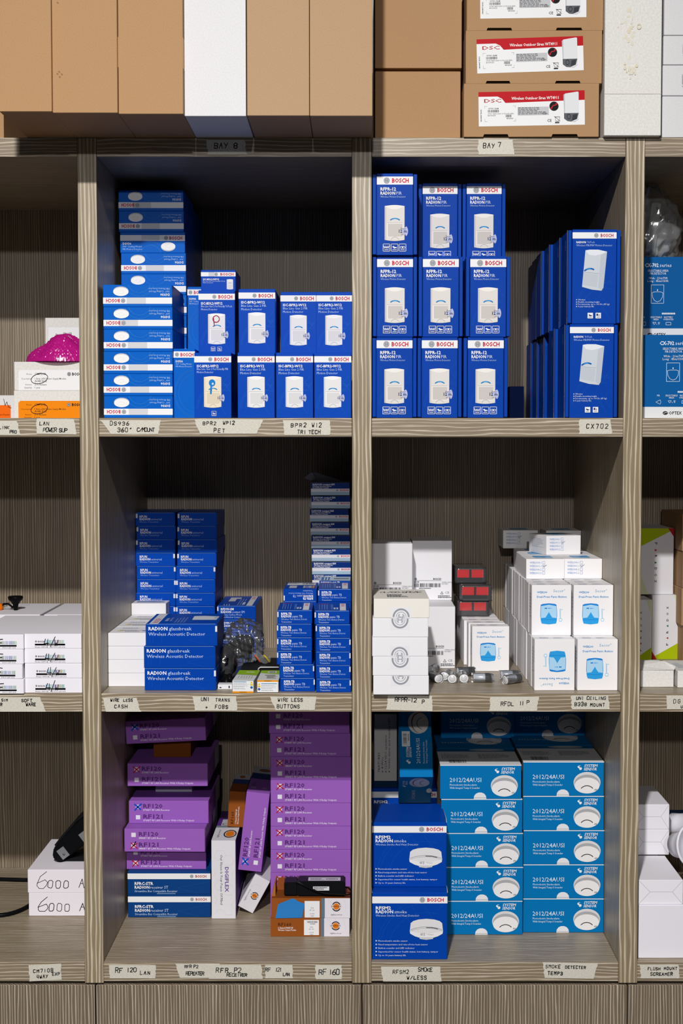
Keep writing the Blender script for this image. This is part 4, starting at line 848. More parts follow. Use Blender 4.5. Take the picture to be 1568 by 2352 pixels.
# ---------------------------------------------------------------- shelf 2, far bay: white expander cartons
gx = 'white expander module cartons'; w = W(56.5, 187.5, .005, 1520); h = (Zw(1456, .005) - Z2) / 4 - G
xr = min(XU(56.5, .005, Z2) + w / 2, UPR[1][0] - w / 2 - .001)
stack('expander_carton', 'flat white carton penned across its barcode', 'the stack by the upright', gx, Z2, .005, [57.5, 57, 56.5, 56], w, h, .285, M('eceaf2', .5), lambda k: [('f', design(d_cm710, k + 1))])
stack('expander_carton', 'flat white carton with penned barcode', 'the second stack from the upright', gx, Z2, -.004, [-77, (-80, {'yaw': -.8}), -78, -77.5], w, h, .285, M('eceaf2', .5), lambda k: [('f', design(d_cm710b, k + 1))])
stack('expander_carton', 'plain white carton', 'the rear rank behind the penned cartons', gx, Z2, .295, [101] * 4, w, h, .20, M('eceaf2', .5), ())
stack('expander_carton', 'plain white carton', 'the rear rank carrying the suction cup', gx, Z2, .295, [-26] * 4, w, h, .20, M('eceaf2', .5), ())
zt = Z2 + 4 * (h + G)
o = empty('suction_cup', (XU(36, .37, zt), .37, zt + G)); tag(o, 'black rubber suction cup holder standing on a white carton', 'suction cup')
BLK = M('0d0d0f', .35); BLKM = M('17171a', .55)
bm = bmesh.new(); add_lathe(bm, [(.004, 0), (.005, .006), (.006, .012), (.011, .019), (.0145, .022), (.0155, .0265), (.0145, .029), (.010, .0275), (.002, .026)], 28); obj('cup', bm, BLK, o)
bm = bmesh.new(); add_tube(bm, [(-.006, 0, .006), (-.016, .002, .013), (-.026, .004, .012), (-.031, .006, .006)], .0022, 8); obj('lead', bm, BLK, o)
bm = bmesh.new(); add_lathe(bm, [(.013, 0), (.014, .003), (.013, .012), (.006, .014), (.002, .0145)], 20)
for v in bm.verts: v.co += Vector((-.041, .004, 0))
obj('orange_knob', bm, M('f07a12', .4), o)
# ---------------------------------------------------------------- shelf 2, bay eight
gw = 'plain white sensor cartons'; w = W(247.5, 335, .073, 1520); h = (Zw(1454, .073) - Z2) / 4 - G
for i in range(3):
    stack('sensor_carton', 'white plain carton', 'the %s white stack' % ('front', 'second', 'third')[i], gw, Z2, .073 + .0905 * i, [(247.5 + 7.5 * i + (0, .5, .5, 0)[k % 4]) for k in range(4)], w, h, .088, WHITE, lambda k: [('t', design(d_cash))] if k == 3 else ())
zt = Z2 + 4 * (h + G) + G
stack('sensor_carton', '', '', gw, Z2, .346, [278] * 4, w, h, .058, WHITE, (), lab='white plain carton hidden below the raised white carton at the back')
w2 = W(298.6, 378, .346, 1400); carton('sensor_carton', 'white carton raised on the row, in front of the transmitter stacks', gw, w2, Zw(1386, .346) - zt, .056, WHITE, XU(298.6, .346, zt) + w2 / 2, .346, zt, prints=[('t', design(d_cash_blue))])
gu = 'blue universal transmitter cartons'; yR = .409; w = W(310.8, 401, yR, 1300); h = (Zw(1177.5, yR) - Z2) / 11 - G
TB = [1, 0, 1, 1, 1, 1, 1, 1, 0, 0, 0]; TB2 = [0, 0, 0, 0, 0, 0, 1, 0, 0, 0, 0]
stack('transmitter_carton', 'flat blue transmitter carton', 'the tall stack by the white cartons', gu, Z2, yR, [(310.5 + q, {'yaw': a}) for q, a in zip((0, 0, 0, 0, 0, 0, 0, 0, 1.5, 0, 1), (0, 0, 0, 0, 0, .5, -.4, 0, 0, .6, 0))], w, h, .166, BLUE2, lambda k: [('f', design(d_rfun, TB[k]))])
stack('transmitter_carton', 'flat blue transmitter carton', 'the tall stack beside the bagged wires', gu, Z2, yR - .002, [(u, {'yaw': a}) for u, a in zip((403.5, 403.5, 403.5, 403.5, 403.5, 404, 404.5, 406.5, 408, 407, 407.5), (0, 0, 0, 0, -.3, 0, .4, 0, -.5, .3, 0))], w, h, .166, BLUE2, lambda k: [('f', design(d_rfun, TB2[k]))])
gg = 'blue glass break detector cartons'; yG = .032; w = W(331, 495, yG, 1550); h = (Zw(1433, yG) - Z2) / 3 - G
stack('glassbreak_carton', 'long blue carton with large white lettering', 'the stack of three', gg, Z2, yG, [332, (330.5, {'yaw': .3}), (334.5, {'yaw': .8})], w, h, .155, BLUED, lambda k: [('f', design(d_glass, 0 if k == 1 else 1))] + ([('t', design(d_glass_top))] if k == 2 else []))
gk = 'blue door contact cartons'; yK = .38; w = W(496, 585, yK, 1450); h = (Zw(1391.7, yK) - Z2) / 4 - G
stack('contact_carton', 'blue contact carton', 'the low stack behind the bagged wires', gk, Z2, yK, [498, 498, 498, 498], w, h, .19, BLUED, lambda k: [('f', design(d_contact))] + ([('t', design(d_contact_top))] if k == 3 else []))
gn = 'blue panic transmitter cartons'; yP = .02; w = W(641.5, 721.5, yP, 1550); h = (Zw(1402, yP) - Z2) / 6 - G
dk = 'small blue panic transmitter carton'
stack('panic_transmitter_carton', dk, 'the front stack by the warning cartons', gn, Z2, yP, [643, 641.5, (635.8, {'yaw': 1.2}), (636, {}), (635.6, {}), (636.5, {'yaw': .8})], w, h, .128, BLUED, lambda k: [('f', design(d_panic, 1 if k < 2 else 0))] + ([('t', design(d_panic_top))] if k == 5 else []))
stack('panic_transmitter_carton', dk, 'the front stack by the middle upright', gn, Z2, yP - .008, [(725.5, {}), 724.8, 724.8, 724.8, (724.5, {'yaw': .6}), (722, {'yaw': .8})], w, h, .128, BLUED, lambda k: [('f', design(d_panic, 1 if k < 4 else 0))] + ([('t', design(d_panic_top))] if k == 5 else []))
hid = 'small blue carton packed out of sight behind the front panic transmitter stacks'
stack('panic_transmitter_carton', '', '', gn, Z2, .156, [651] * 6, w, h, .128, BLUED, (), lab=hid)
stack('panic_transmitter_carton', '', '', gn, Z2, .156, [729.5] * 6, w, h, .128, BLUED, (), lab=hid)
zt = Z2 + 6 * (h + G) + G
carton('panic_transmitter_carton', 'small blue carton with upside-down print set back on its stack', gn, w, h, .128, BLUED, XU(651, .158, zt) + w / 2, .158, zt, prints=[('f', design(d_panic, 1), True), ('t', design(d_panic_bottom))])
carton('panic_transmitter_carton', 'small blue carton below the key fob carton, set back by the upright', gn, w, h, .128, BLUED, XU(730, .156, zt) + w / 2, .156, zt, yaw=.5, prints=[('f', design(d_panic, 0)), ('t', design(d_panic_top))])
stack('panic_transmitter_carton', '', '', gn, Z2, .288, [734] * 6, w, h, .098, BLUED, (), lab=hid)
w3 = W(732.7, 804, .30, 1330); carton('keyfob_carton', 'pale blue key fob carton wedged under the recessed contact cartons', gn, w3, .0265, .083, M('b9cad9', .45), XU(733, .30, zt) + w3 / 2, .303, zt, prints=[('f', design(d_keyfob)), ('t', design(d_keyfob_top))])
gm = 'recessed contact cartons'; yM = .392; w = W(715, 803.5, yM, 1230); h = (Zw(1106.5, yM) - Z2) / 14 - G - .0009
zz = Z2 + G
for k in range(14):
    i = k - 7; u = (716.7, 715.8, 714.8, 713, 711.5, 715, 713.7)[i] if i >= 0 else 717
    hh = h if k else h
    x = min(XU(u, yM, zz) + w / 2, UPR[2][0] - w / 2 - .0025)
    lb = 'navy and white contact carton, %s of the visible stack' % nth(i, 7) if i >= 0 else 'navy and white contact carton, %s under the visible stack' % nth(k, 14)
    o = carton('recessed_contact_carton', lb, gm, w, h, .17, M('c9cbd6', .5), x, yM, zz, yaw=(0, .5, 0, -.4, .3, 0, 0)[i % 7], prints=[('f', design(d_recess))])
    if i == 6:
        q = lambda pts: [(a / 7.467 * .00089, b / 7.467 * .00089) for a, b in pts]
        bm = bmesh.new(); add_prism(bm, q([(-255, 15), (-260, 195), (180, 50), (250, 5)]), -.0003, .0003); fl = obj('open_lid', bm, M('8d8f9c', .6), o, (-.004, .03, h), (math.radians(14), 0, 0))
        bm = bmesh.new(); add_prism(bm, q([(-290, 35), (-345, 45), (-425, 85), (-360, 135), (-285, 185), (-225, 90)]), -.0003, .0003); obj('tuck_flap', bm, M('9a9ca8', .6), o, (-.004, .026, h), (math.radians(8), 0, 0))
    if i == 5:
        bm = bmesh.new(); add_prism(bm, [(-w / 2, .004), (-w / 2 - .0065, .003), (-w / 2, .024)], .001, .0016); obj('side_flap', bm, M('8d8f9c', .6), o)
    zz += h + G + (.0017 if i >= 0 else 0.0)
    if i >= 0: zz += 0
# warning cartons, bags and small parts in front
gy = 'green and white fob cartons'; w = W(533, 582.7, .005, 1575); h = Zw(1562.6, .005) - Z2 - G
carton('fob_carton', 'green topped carton with upside-down orange warning strip', gy, w, h, .115, (M('e4e6ea', .45), M('d0d4d2', .45)), XU(533, .005, Z2) + w / 2, .004, Z2 + G, yaw=-2, prints=[('f', design(d_warn, 0)), ('t', design(d_warn_top))])
carton('fob_carton', 'green topped carton with orange warning strip right way up', gy, w, h, .108, (M('e4e6ea', .45), M('d0d4d2', .45)), XU(590, .01, Z2) + w / 2, .009, Z2 + G, yaw=-.5, prints=[('f', design(d_warn, 1)), ('t', design(d_warn_top2))])
carton('accessory_tray', 'low black tray behind the green fob cartons', 'row of accessories behind the fob cartons', .095, .024, .12, BLKM, XU(612, .15, Z2) - .001, .150, Z2 + G, cat='tray')
bm = bmesh.new(); add_tube(bm, [(.0, 0, .0245), (-.035, 0, .0245), (-.0385, .001, .022), (-.04, .003, .014)], .0012, 6)
for v in bm.verts: v.co += Vector((XU(640, .148, Z2), .1475, Z2))
tag(obj('wire_hook', bm, M('d9dbe0', .3)), 'thin white wire bail resting on the black tray', 'wire')
bg = empty('wire_bag', (XU(558, .20, Z2 + .06), .215, Z2 + .0255)); tag(bg, 'clear zip bag bulging with coiled black leads', 'bag')
bm = bmesh.new(); crumple(bm, .041, .036, .046, 11, .62, 5); obj('bag_film', bm, PLASTIC, bg)
rd = random.Random(9); bm = bmesh.new()
for q in range(7):
    cx, cy, cz, rr = rd.uniform(-.008, .006), rd.uniform(-.006, .006), rd.uniform(.022, .038), rd.uniform(.011, .019); ax = Matrix.Rotation(rd.uniform(0, 3), 3, 'X') @ Matrix.Rotation(rd.uniform(0, 3), 3, 'Y')
    add_tube(bm, [Vector((cx, cy, cz)) + ax @ Vector((rr * math.cos(a * .45), rr * math.sin(a * .45), .0006 * a)) for a in range(22)], .0026, 7)
obj('coiled_lead', bm, BLK, bg)
bm = bmesh.new(); crumple(bm, .017, .013, .014, 21, .5, 3, False)
for v in bm.verts: v.co += Vector((-.012, -.004, .03))
obj('plug', bm, BLK, bg)
bm = bmesh.new(); rd = random.Random(2)
A = [Vector((.018 + .036 * i / 8, -.03 + .004 * math.sin(i), .004 + .010 * math.sin(i * .8) * .4)) for i in range(9)]
for i in range(8):
    a, b = A[i], A[i + 1]; hh = .020 - .0012 * i; f = bm.faces.new([bm.verts.new(p) for p in (a, b, b + Vector((0, .004, hh - .0012)), a + Vector((0, .004, hh)))])
obj('zip_edge', bm, clear('dull_zip_film', -.04, 'c9ccd2', .6, .12), bg)
for cl, s in (('d8c21e', .0485), ('d8c21e', .0465), ('d87a1c', .030), ('b8321e', .0285)):
    bm = bmesh.new(); add_tube(bm, [(s - .006, -.0322, .017), (s - .001, -.0325, .012), (s + .005, -.0328, .003)], .0006, 6); obj('zip_stripe', bm, M(cl, .4), bg)
bw = empty('black_wrap', (XU(515, .12, Z2), .16, Z2 + G)); tag(bw, 'roll of glossy black film wrap between the glassbreak stack and bag', 'film')
bm = bmesh.new(); crumple(bm, .019, .045, .034, 17, .5, 4); obj('film', bm, M('0e0f13', .14), bw)
bm = bmesh.new(); crumple(bm, .0205, .048, .037, 23, .5, 4); obj('clear_cover', bm, PLASTIC, bw)
gf = 'small fittings in front of the black wrap'
bm = bmesh.new(); add_box(bm, 0, .026, 0, .022, 0, .0085); add_box(bm, .003, .0065, -.0004, 0, .002, .004, 1); add_box(bm, .0195, .022, -.0006, 0, .002, .006, 1)
tag(obj('white_bracket', bm, [M('e2e4ea', .4), M('3a3b40', .5)], None, (XU(499, .035, Z2) , .045, Z2 + G)), 'flat white bracket lying beside the glassbreak cartons', 'bracket', gf)
for i, (u, v, yy) in enumerate(((520, 1574, .075), (517, 1556, .10), (527, 1560, .105))):
    bm = bmesh.new(); add_lathe(bm, [(.0052, 0), (.0085, .002), (.009, .009), (.006, .013), (.0035, .018), (.002, .019)], 18)
    tag(obj('black_grommet', bm, BLK, None, (XU(u, yy, Z2), yy, Z2 + G)), ('black rubber grommet right behind the white bracket', 'black rubber grommet deepest beside the glassbreak cartons', 'black rubber grommet beside the green fob carton')[i], 'grommet', gf)
# ---------------------------------------------------------------- shelf 2, bay seven
gs = 'white cartons with round seal stickers'; yS = yf(1596, Z2); w = W(856, 983.6, yS, 1500); h = (Zw(1375.5, yS) - Z2) / 5 - G
SEAL = [1, 6, 41, 4, 41]
xs = [857, 855.8, 854.6, 855, 858]
CRM = M('e9e6df', .55)
for k in range(5):
    z = Z2 + G + k * (h + G); x = max(XU(xs[k], yS, z) + w / 2, UPR[2][1] + w / 2 + .0006)
    carton('sealed_carton', 'white carton with grey seal, %s in the stack of five' % nth(k, 5) if k < 4 else 'cream carton with hand lettering on its lid, topmost of five', gs, w, h, .165, (CRM, CRM) if k == 4 else WHITE, x, yS, z, yaw=(0, 0, 0, -.4, .2)[k], prints=[('f', design(d_seal, SEAL[k]))] + ([('t', design(d_glass_hand))] if k == 4 else []))
gb = 'white mounting bracket cartons'; h = .1243; w = .0825
mk = [('f', design(d_mount))]
def mount(x0, y, z, lb, d=.125, pr=mk): carton('bracket_carton', lb, gb, w, h, d, WHITE, x0 + w / 2, y, z, prints=pr)
xr = XU(1044.8, .287, Z2 + .06) - w; xl = max(xr - w - .0015, UPR[2][1] + .001)
mount(xr, .287, Z2 + G, 'white barcode carton on the shelf behind the batteries')
mount(xr, .414, Z2 + G, 'white barcode carton on the shelf hidden at the back', .15, ())
mount(xl, .287, Z2 + G, 'white barcode carton hidden behind the sealed carton stack', .125, ())
mount(xl, .414, Z2 + G, 'white barcode carton hidden in the back corner by the upright', .15, ())
mount(xl - .0008, .318, Z2 + 2 * G + h, 'white barcode carton, upper row, by the middle upright', .125)
mount(xr + .0008, .404, Z2 + 2 * G + h, 'white barcode carton, upper row, beside the red beacons', .125)
# panic button cartons
gz = 'white panic button cartons'; w, h, d = .0735, .0940, .0405
SW = M('edecef', .5); fr = ('f', design(d_secor)); fl = ('f', design(d_secor), True); lid = ('t', design(d_secor_lid)); sd = ('l', design(d_secor_side))
for col, (ua, ub) in enumerate(((1227, 1220.6), (1326, 1316.8))):
    for k, (u, y0) in enumerate(((ua, .03), (ub, .08))):
        z = Z2 + G + k * (h + G); x = XU(u, y0, z + .05) + w / 2
        nr = 13 if k == 0 else 12
        for i in range(nr):
            yy = y0 + i * (d + .0008)
            if yy + d > YB - .002: break
            xx = min(x + (0 if i == 0 else random.Random(i + 20 * k + 50 * col).uniform(-.0012, .0008)), UPR[3][0] - w / 2 - .001)
            if i == 0: lb = ('white carton with upside-down blue button print, lower row', 'white carton with blue button print, lower row, beside upside-down one', 'white carton with blue button print standing on the upside-down one', 'white carton with blue button print, upper row, by the upright')[col + 2 * k]
            elif col == 0: lb = 'white carton, %s row, %s behind the front one by the batteries' % (('lower', 'upper')[k], ORD[i] if i > 1 else 'first')
            else: lb = 'white panic button carton packed out of sight by the far upright'
            carton('panic_button_carton', lb, gz, w, h, d, SW, xx, yy, z, prints=((fl if (k == 0 and col == 0) else fr, lid, sd) if i == 0 else (fr, lid) if k else (fr,)))
zL = Z2 + 2 * (h + G) + G; lh = .0385
def lying(u, y, z, lb, yaw=0, tick=1): 
    return carton('panic_button_carton', lb, gz, .0743, lh, .0925, SW, XU(u, y, z + .02) + .0743 / 2, y, z, yaw, prints=[('f', design(d_secor_end, tick)), ('t', design(d_secor_top))])
lying(1208, .200, zL, 'white carton lying flat with ticked list, above the upside-down-print column')
lying(1298.5, .205, zL, 'white carton lying flat with ticked list, next to the upright')
lying(1208 - 11, .2935, zL, 'white carton lying flat behind the ticked list carton')
lying(1198 - 8, .387, zL, 'white carton lying flat, last of the flat row')
lying(1282, .2985, zL, 'white carton lying flat under the turned carton')
lying(1272, .392, zL, 'white carton lying flat under the rearmost turned carton')
zM = zL + lh + G
carton('panic_button_carton', 'white carton lying flat and turned, topmost near the upright', gz, .0743, lh, .0925, SW, XU(1288.8, .302, zM) + .0365, .302, zM, 15, prints=[('f', design(d_secor_end, 1)), ('t', design(d_secor_top)), ('l', design(d_secor_side))])
lying(1155, .478, zM, 'white carton lying flat in shade on the back of the row')
lying(1256, .468, zM, 'white carton lying flat at the back behind the turned carton', 0, 0)
# single column of panic button cartons with the red beacons on top
xs1 = XU(1083.6, .249, Z2 + .04) + w / 2; hs = .0895
for i, yy in enumerate((.249, .291, .333, .376, .418, .46, .502)):
    carton('panic_button_carton', 'white carton with blue button print standing alone behind the batteries' if i == 0 else 'white panic button carton, %s behind the lone front one' % (ORD[i] if i > 1 else 'first'), gz, w, hs + (.001 if i else 0), .0405, SW, xs1 - (0, .004, .010, .010, .010, .010, .010)[i], yy, Z2 + G, prints=[fr, lid, sd] if i == 0 else [lid])
gv = 'black beacons with red windows'; zz = Z2 + hs + .001 + 2 * G
def beacon(u0, y, z, lb, dd=.10):
    w, h = .0620, .0318; x = XU(u0, y, z) + w / 2
    r = empty('warning_beacon', (x, y, z)); tag(r, lb, 'beacon', gv)
    bm = bmesh.new(); add_box(bm, -w / 2, w / 2, .004, dd, 0, h); add_box(bm, -w / 2, w / 2, 0, .004, 0, .0115); add_box(bm, -w / 2, w / 2, 0, .004, h - .0025, h); add_box(bm, -w / 2, -w / 2 + .003, 0, .004, .0115, h - .0025); add_box(bm, w / 2 - .003, w / 2, 0, .004, .0115, h - .0025); add_box(bm, -.0018, .0018, 0, .004, .0115, h - .0025)
    obj('housing', bm, M('1b1c20', .4), r)
    for s in (-1, 1):
        bm = bmesh.new(); a, b = sorted((s * .0022, s * (w / 2 - .0034))); add_box(bm, a, b, .0012, .0038, .0119, h - .0029); obj('red_window', bm, M('d8131c', .3), r)
    bm = bmesh.new(); add_box(bm, -w / 2 + .004, w / 2 - .006, .01, dd - .01, h, h + .0004); obj('top_label', bm, M('b9bac4', .5), r)
    bm = bmesh.new(); add_box(bm, -w / 2 - .0012, w / 2 + .0016, -.0012, dd + .001, .0002, h + .0009); bmesh.ops.subdivide_edges(bm, edges=list(bm.edges), cuts=7, use_grid_fill=True); rd = random.Random(int(u0))
    for v in bm.verts:
        v.co.x += rd.uniform(-.0001, .0001) + (.003 * rd.random() if v.co.x > w / 2 else 0); v.co.y += rd.uniform(-.00008, .00008)
    for f in bm.faces: f.smooth = True
    obj('shrink_film', bm, PLASTIC, r)
    return h + .0011
hh = beacon(1051.5, .402, zz, 'black beacon with two red windows, bottom of the wrapped stack')
hh += beacon(1056.5, .398, zz + hh, 'black beacon with two red windows, middle of the wrapped stack', .10)
beacon(1046, .436, zz + hh, 'black beacon with two red windows, topmost of the wrapped stack')
# batteries wrapped in film
gt2 = 'loose wrapped batteries'
SIL = M('c9cacf', .22, .9); SLV = M('8f9298', .4); WRAP = M('dfe0e4', .35)
def battery(u, v, y, dx, dy, lb, sleeve='9a9da4', up=0, film=True):
    R, Ln = .0084, .0345; dirv = Vector((dx, dy, up)).normalized(); z = Z2 + R + .0006 if up == 0 else Zw(v, y)
    r = empty('battery', (XU(u, y, z), y, z)); tag(r, lb, 'battery', gt2); q = dirv.to_track_quat('Z', 'Y'); r.rotation_mode = 'QUATERNION'; r.rotation_quaternion = q
    bm = bmesh.new(); add_lathe(bm, [(.0010, 0), (.0074, 0), (R, .0008), (R, Ln - .001), (.0076, Ln), (.001, Ln)], 22); obj('sleeve', bm, M(sleeve, .28, .15, spec=.5), r)
    bm = bmesh.new(); add_lathe(bm, [(.0005, -.0004), (.0060, -.0004), (.0062, -.0001), (.0005, -.0001)], 20); obj('base_disc', bm, M('cfd0d4', .3, .1), r)
    bm = bmesh.new(); add_lathe(bm, [(.0005, Ln), (.0032, Ln), (.0032, Ln + .0012), (.0005, Ln + .0012)], 14); obj('contact_cap', bm, SIL, r)
    bm = bmesh.new(); add_lathe(bm, [(R + .0001, Ln * .62), (R + .00015, Ln * .63), (R + .00015, Ln * .96), (R + .0001, Ln * .97)], 22); obj('black_band', bm, M('1c1d20', .35), r)
    bm = bmesh.new(); add_lathe(bm, [(.0062, -.0003), (.0080, -.0002), (.0084, .0012), (.0085, .0014)], 22, cap=False); obj('end_ring', bm, M('e2e3e6', .35), r)
    if film:
        bm = bmesh.new(); add_lathe(bm, [(R + .0012, -.003), (R + .0006, .002), (R + .0010, Ln * .3), (R + .0004, Ln * .55), (R + .0012, Ln * .8), (R + .0005, Ln), (R * .7, Ln + .004)], 16, cap=False)
        rd = random.Random(int(u))
        for vv in bm.verts: vv.co += Vector((rd.uniform(-1, 1), rd.uniform(-1, 1), rd.uniform(-1, 1))) * .0005
        obj('film_wrap', bm, PLASTIC, r)
battery(1007, 1559, .112, -.35, .9, 'silver battery beside the stack of sealed cartons, end facing out')
battery(1020, 1551, .140, .28, .95, 'white-ended battery tucked behind two others')
battery(1038, 1559, .108, .10, .99, 'silver battery with round white end between two neighbours', 'aeb1b6')
battery(1065, 1558, .112, .02, .99, 'foil bright battery wrapped in crinkled film', 'd0d2d6')
battery(1087, 1556, .118, 1, .04, 'silver battery lying sideways before the panic button carton', 'c3c5ca')
battery(1161, 1557, .098, .82, .55, 'wrapped battery with black band lying askew by the carton column')
battery(1150, 1545, .150, .95, .12, 'wrapped battery lying behind the askew battery')
battery(990, 1540, .205, .30, .9, 'battery half hidden behind the sealed cartons', '8a8c92')
battery(1049, 1540, .190, .93, .2, 'dark sleeved battery lying behind the silver ones', '55575c')
# far bay
gd = 'lime and white cartons'; yD = .41; w = .068; h = Zw(1366.8, yD) - Z2 - G; x = XU(1496, yD, Z2) ; LW = M('dcdce2', .5)
pv = ('f', design(d_paradox))
carton('keypad_carton', 'lime and white carton standing upside down at the back', gd, W(1496, 1561, yD, 1440), h, .15, LW, x + W(1496, 1561, yD, 1440) / 2, yD, Z2 + G, prints=[('f', design(d_paradox), True)])
wu = W(1472, 1547, yD, 1290); xu = max(XU(1472, yD, Z2) + wu / 2, UPR[3][1] + wu / 2 + .001)
carton('keypad_carton', 'lime and white carton with red corner, on top of the other', gd, wu, Zw(1213, yD + .02) - (Z2 + 2 * G + h), .15, LW, xu, yD + .012, Z2 + 2 * G + h, prints=[pv])
wl = W(1440, 1494.5, .30, 1440); carton('keypad_carton', 'lime and white carton nearer the upright, partly hidden', gd, .048, Zw(1377.5, .33) - Z2 - G, .075, LW, max(XU(1495, .33, Z2) - .024, UPR[3][1] + .0255), .33, Z2 + G, prints=[('f', design(d_paradox), True)])
for k in range(4):
    hh = .0765; carton('control_panel_carton', 'dark brown panel carton at the back, %s of its stack' % nth(k, 4), 'brown panel cartons', .14, hh, .2, CARD, XU(1563, .36, Z2) + .07 + (.004, 0, .002, 0)[k], .36, Z2 + G + k * (hh + G), prints=[('f', design(d_brown))])
yE = yf(1578.5, Z2); w = W(1472, 1548.5, yE, 1560); h = Zw(1540, yE) - Z2 - G; gl = 'open white cartons at the front'
o = carton('relay_carton', 'white carton with a crumpled open lid beside the upright', gl, w, h, .13, CARDOLD, max(XU(1470, yE, Z2) + w / 2, UPR[3][1] + w / 2 + .001), yE, Z2 + G, prints=[('t', design(d_secor_lid))])
bm = bmesh.new(); vs = [bm.verts.new(p) for p in ((-w / 2, 0, h + .0002), (w / 2, 0, h + .0012), (w / 2 + .004, .004, h + .007), (w / 2 - .012, .03, h + .013), (-w / 2, .05, h + .012), (-w / 2, .02, h + .006))]; bm.faces.new(vs); obj('lid', bm, CARDOLD, o)
carton('relay_carton', 'white carton further along from the crumpled lid carton', gl, w, h, .13, CARDOLD, XU(1552, yE, Z2) + w / 2 + .0015, yE - .006, Z2 + G, prints=[('t', design(d_secor_lid))])
# ---------------------------------------------------------------- shelf 3, far bay
g6 = 'white cartons numbered by hand'; y6 = yf(2104, Z3); w = W(65, 240, y6, 2050); h = (Zw(1997.6, y6) - Z3) / 2 - G
SWL = M('ebe7f0', .5)
for k in range(2): carton('numbered_carton', ('white carton hand numbered in pen, lower of two', 'white carton hand numbered in pen, carrying a black device')[k], g6, w, h, .22, SWL, min(XU((66.5, 64.5)[k], y6, Z3) + w / 2, UPR[1][0] - w / 2 - .001), y6, Z3 + G + k * (h + G), prints=[('f', design(d_6000, k + 1))])
zt = Z3 + 2 * (h + G) + G
dv = empty('black_reader', (XU(170, .30, zt), .30, zt)); tag(dv, 'angular black device with two grey brackets on a numbered carton', 'device')
def R2(px, pz, a): c, s = math.cos(a), math.sin(a); return (px * c - pz * s, px * s + pz * c)
bm = bmesh.new(); an = math.radians(37)
prof = [(-.052, -.008), (-.046, -.016), (.075, -.016), (.075, .030), (.030, .030), (-.040, .016), (-.052, .004)]
add_prism(bm, [(x_, z_ + .047) for x_, z_ in (R2(a, b, an) for a, b in prof)], 0, .075)
zmn = min(v.co.z for v in bm.verts)
for v in bm.verts: v.co.z -= zmn
bmesh.ops.recalc_face_normals(bm, faces=bm.faces); bmesh.ops.bevel(bm, geom=list(bm.edges), offset=.002, segments=2, affect='EDGES'); obj('housing', bm, M('0f1012', .22), dv)
bm = bmesh.new(); add_prism(bm, [(x_, z_ + .047 - zmn) for x_, z_ in (R2(a, b, an) for a, b in ((-.036, .017), (.030, .0312), (.075, .0312), (.075, .034), (.028, .034), (-.036, .020)))], .006, .069); obj('keypad', bm, M('17181b', .5), dv)
for s in (-.038, .018):
    bm = bmesh.new(); add_prism(bm, [(x_, z_ + .047 - zmn) for x_, z_ in (R2(a, b, an) for a, b in ((s, -.014), (s + .017, -.014), (s + .017, .008), (s, .008)))], -.0022, -.0002); o = obj('bracket', bm, M('9a9ca0', .35, .6), dv)
    bm = bmesh.new(); add_lathe(bm, [(.0005, -.0012), (.0022, -.001), (.0024, 0), (.0005, 0)], 14, 'Y'); q = R2(s + .0085, -.006, an); obj('screw', bm, M('6a6c70', .3, .8), o, (q[0], -.0024, q[1] + .047 - zmn))
bm = bmesh.new(); add_prism(bm, [(-.03, 0), (.06, 0), (.06, .02), (-.01, .006)], .01, .07); obj('foot', bm, M('141517', .4), dv)
bm = bmesh.new()
pts = [P(-60, 2010, .40)] 
cpts = []
for a in range(0, 25):
    t = math.radians(-95 + 190 * a / 24); cpts.append((XU(20, .33, Z3) + .055 * math.cos(t), .36 + .115 * math.sin(t), Z3 + .0046))
cpts = [(cpts[0][0] - .16, cpts[0][1] - .03, Z3 + .0046)] + cpts + [(cpts[-1][0] - .2, cpts[-1][1] + .02, Z3 + .0046)]
cpts = [(x_, max(y_, .0) , z_) for x_, y_, z_ in cpts]
lim = XU(64, y6, Z3) - .008
cpts = [(min(x_, lim), y_, z_) for x_, y_, z_ in cpts]
add_tube(bm, cpts, .0042, 10); tag(obj('power_cable', bm, M('101114', .4)), 'thick black cable looped on the shelf beside the numbered cartons', 'cable')
# ---------------------------------------------------------------- shelf 3, bay eight
gP = 'purple receiver cartons'; rw, rh, rd_ = .159, .0455, .225
RT = ('t', design(d_rf_top)); RS = ('r', design(d_rf_side))
w = W(293.5, 483.6, .245, 2080); h = (Zw(2001.4, .245) - Z3) / 2 - G
stack('streamline_receiver_carton', 'navy carton with white stripe', 'the pair under the purple cartons', 'navy receiver cartons', Z3, .245, [293.8, 293], w, h, .20, (BLUEN, BLUEN, M('8a6a44', .7)), [('f', design(d_stream))])
z = Z3 + 2 * (h + G) + G
def rf(u, y, z, lb, m1, m2, yaw=0, roll=0, sd=1, hh=rh, mat=PURP): return carton('receiver_carton', lb, gP, rw, hh, rd_, mat, XU(u, y, z + .02) + rw / 2, y, z, yaw, roll, prints=[('f', design(d_rf, m1, m2, sd)), RT, RS])
rf(290.5, .258, z, 'purple carton with red cross on its second box, on the navy pair', '', 'r', sd=1); z += rh + G
rf(284, .222, z, 'purple carton with black tick over red cross, set forward', '', 'rk', -.6, sd=2); z += rh + G
rf(296, .262, z, 'purple carton with blue cross, third of the leaning stack', 'b', '', sd=3); z += rh + G
carton('output_module_carton', 'thin white carton sandwiched between two purple cartons', 'cartons wedged in the purple stack', W(356, 440, .33, 1810), .033, .12, M('b9bac4', .5), XU(398, .33, z), .335, z); z += .033 + G
rf(292.7, .247, z, 'purple carton with red cross on its first box, above thin white carton', 'r', '', sd=4); z += rh + G
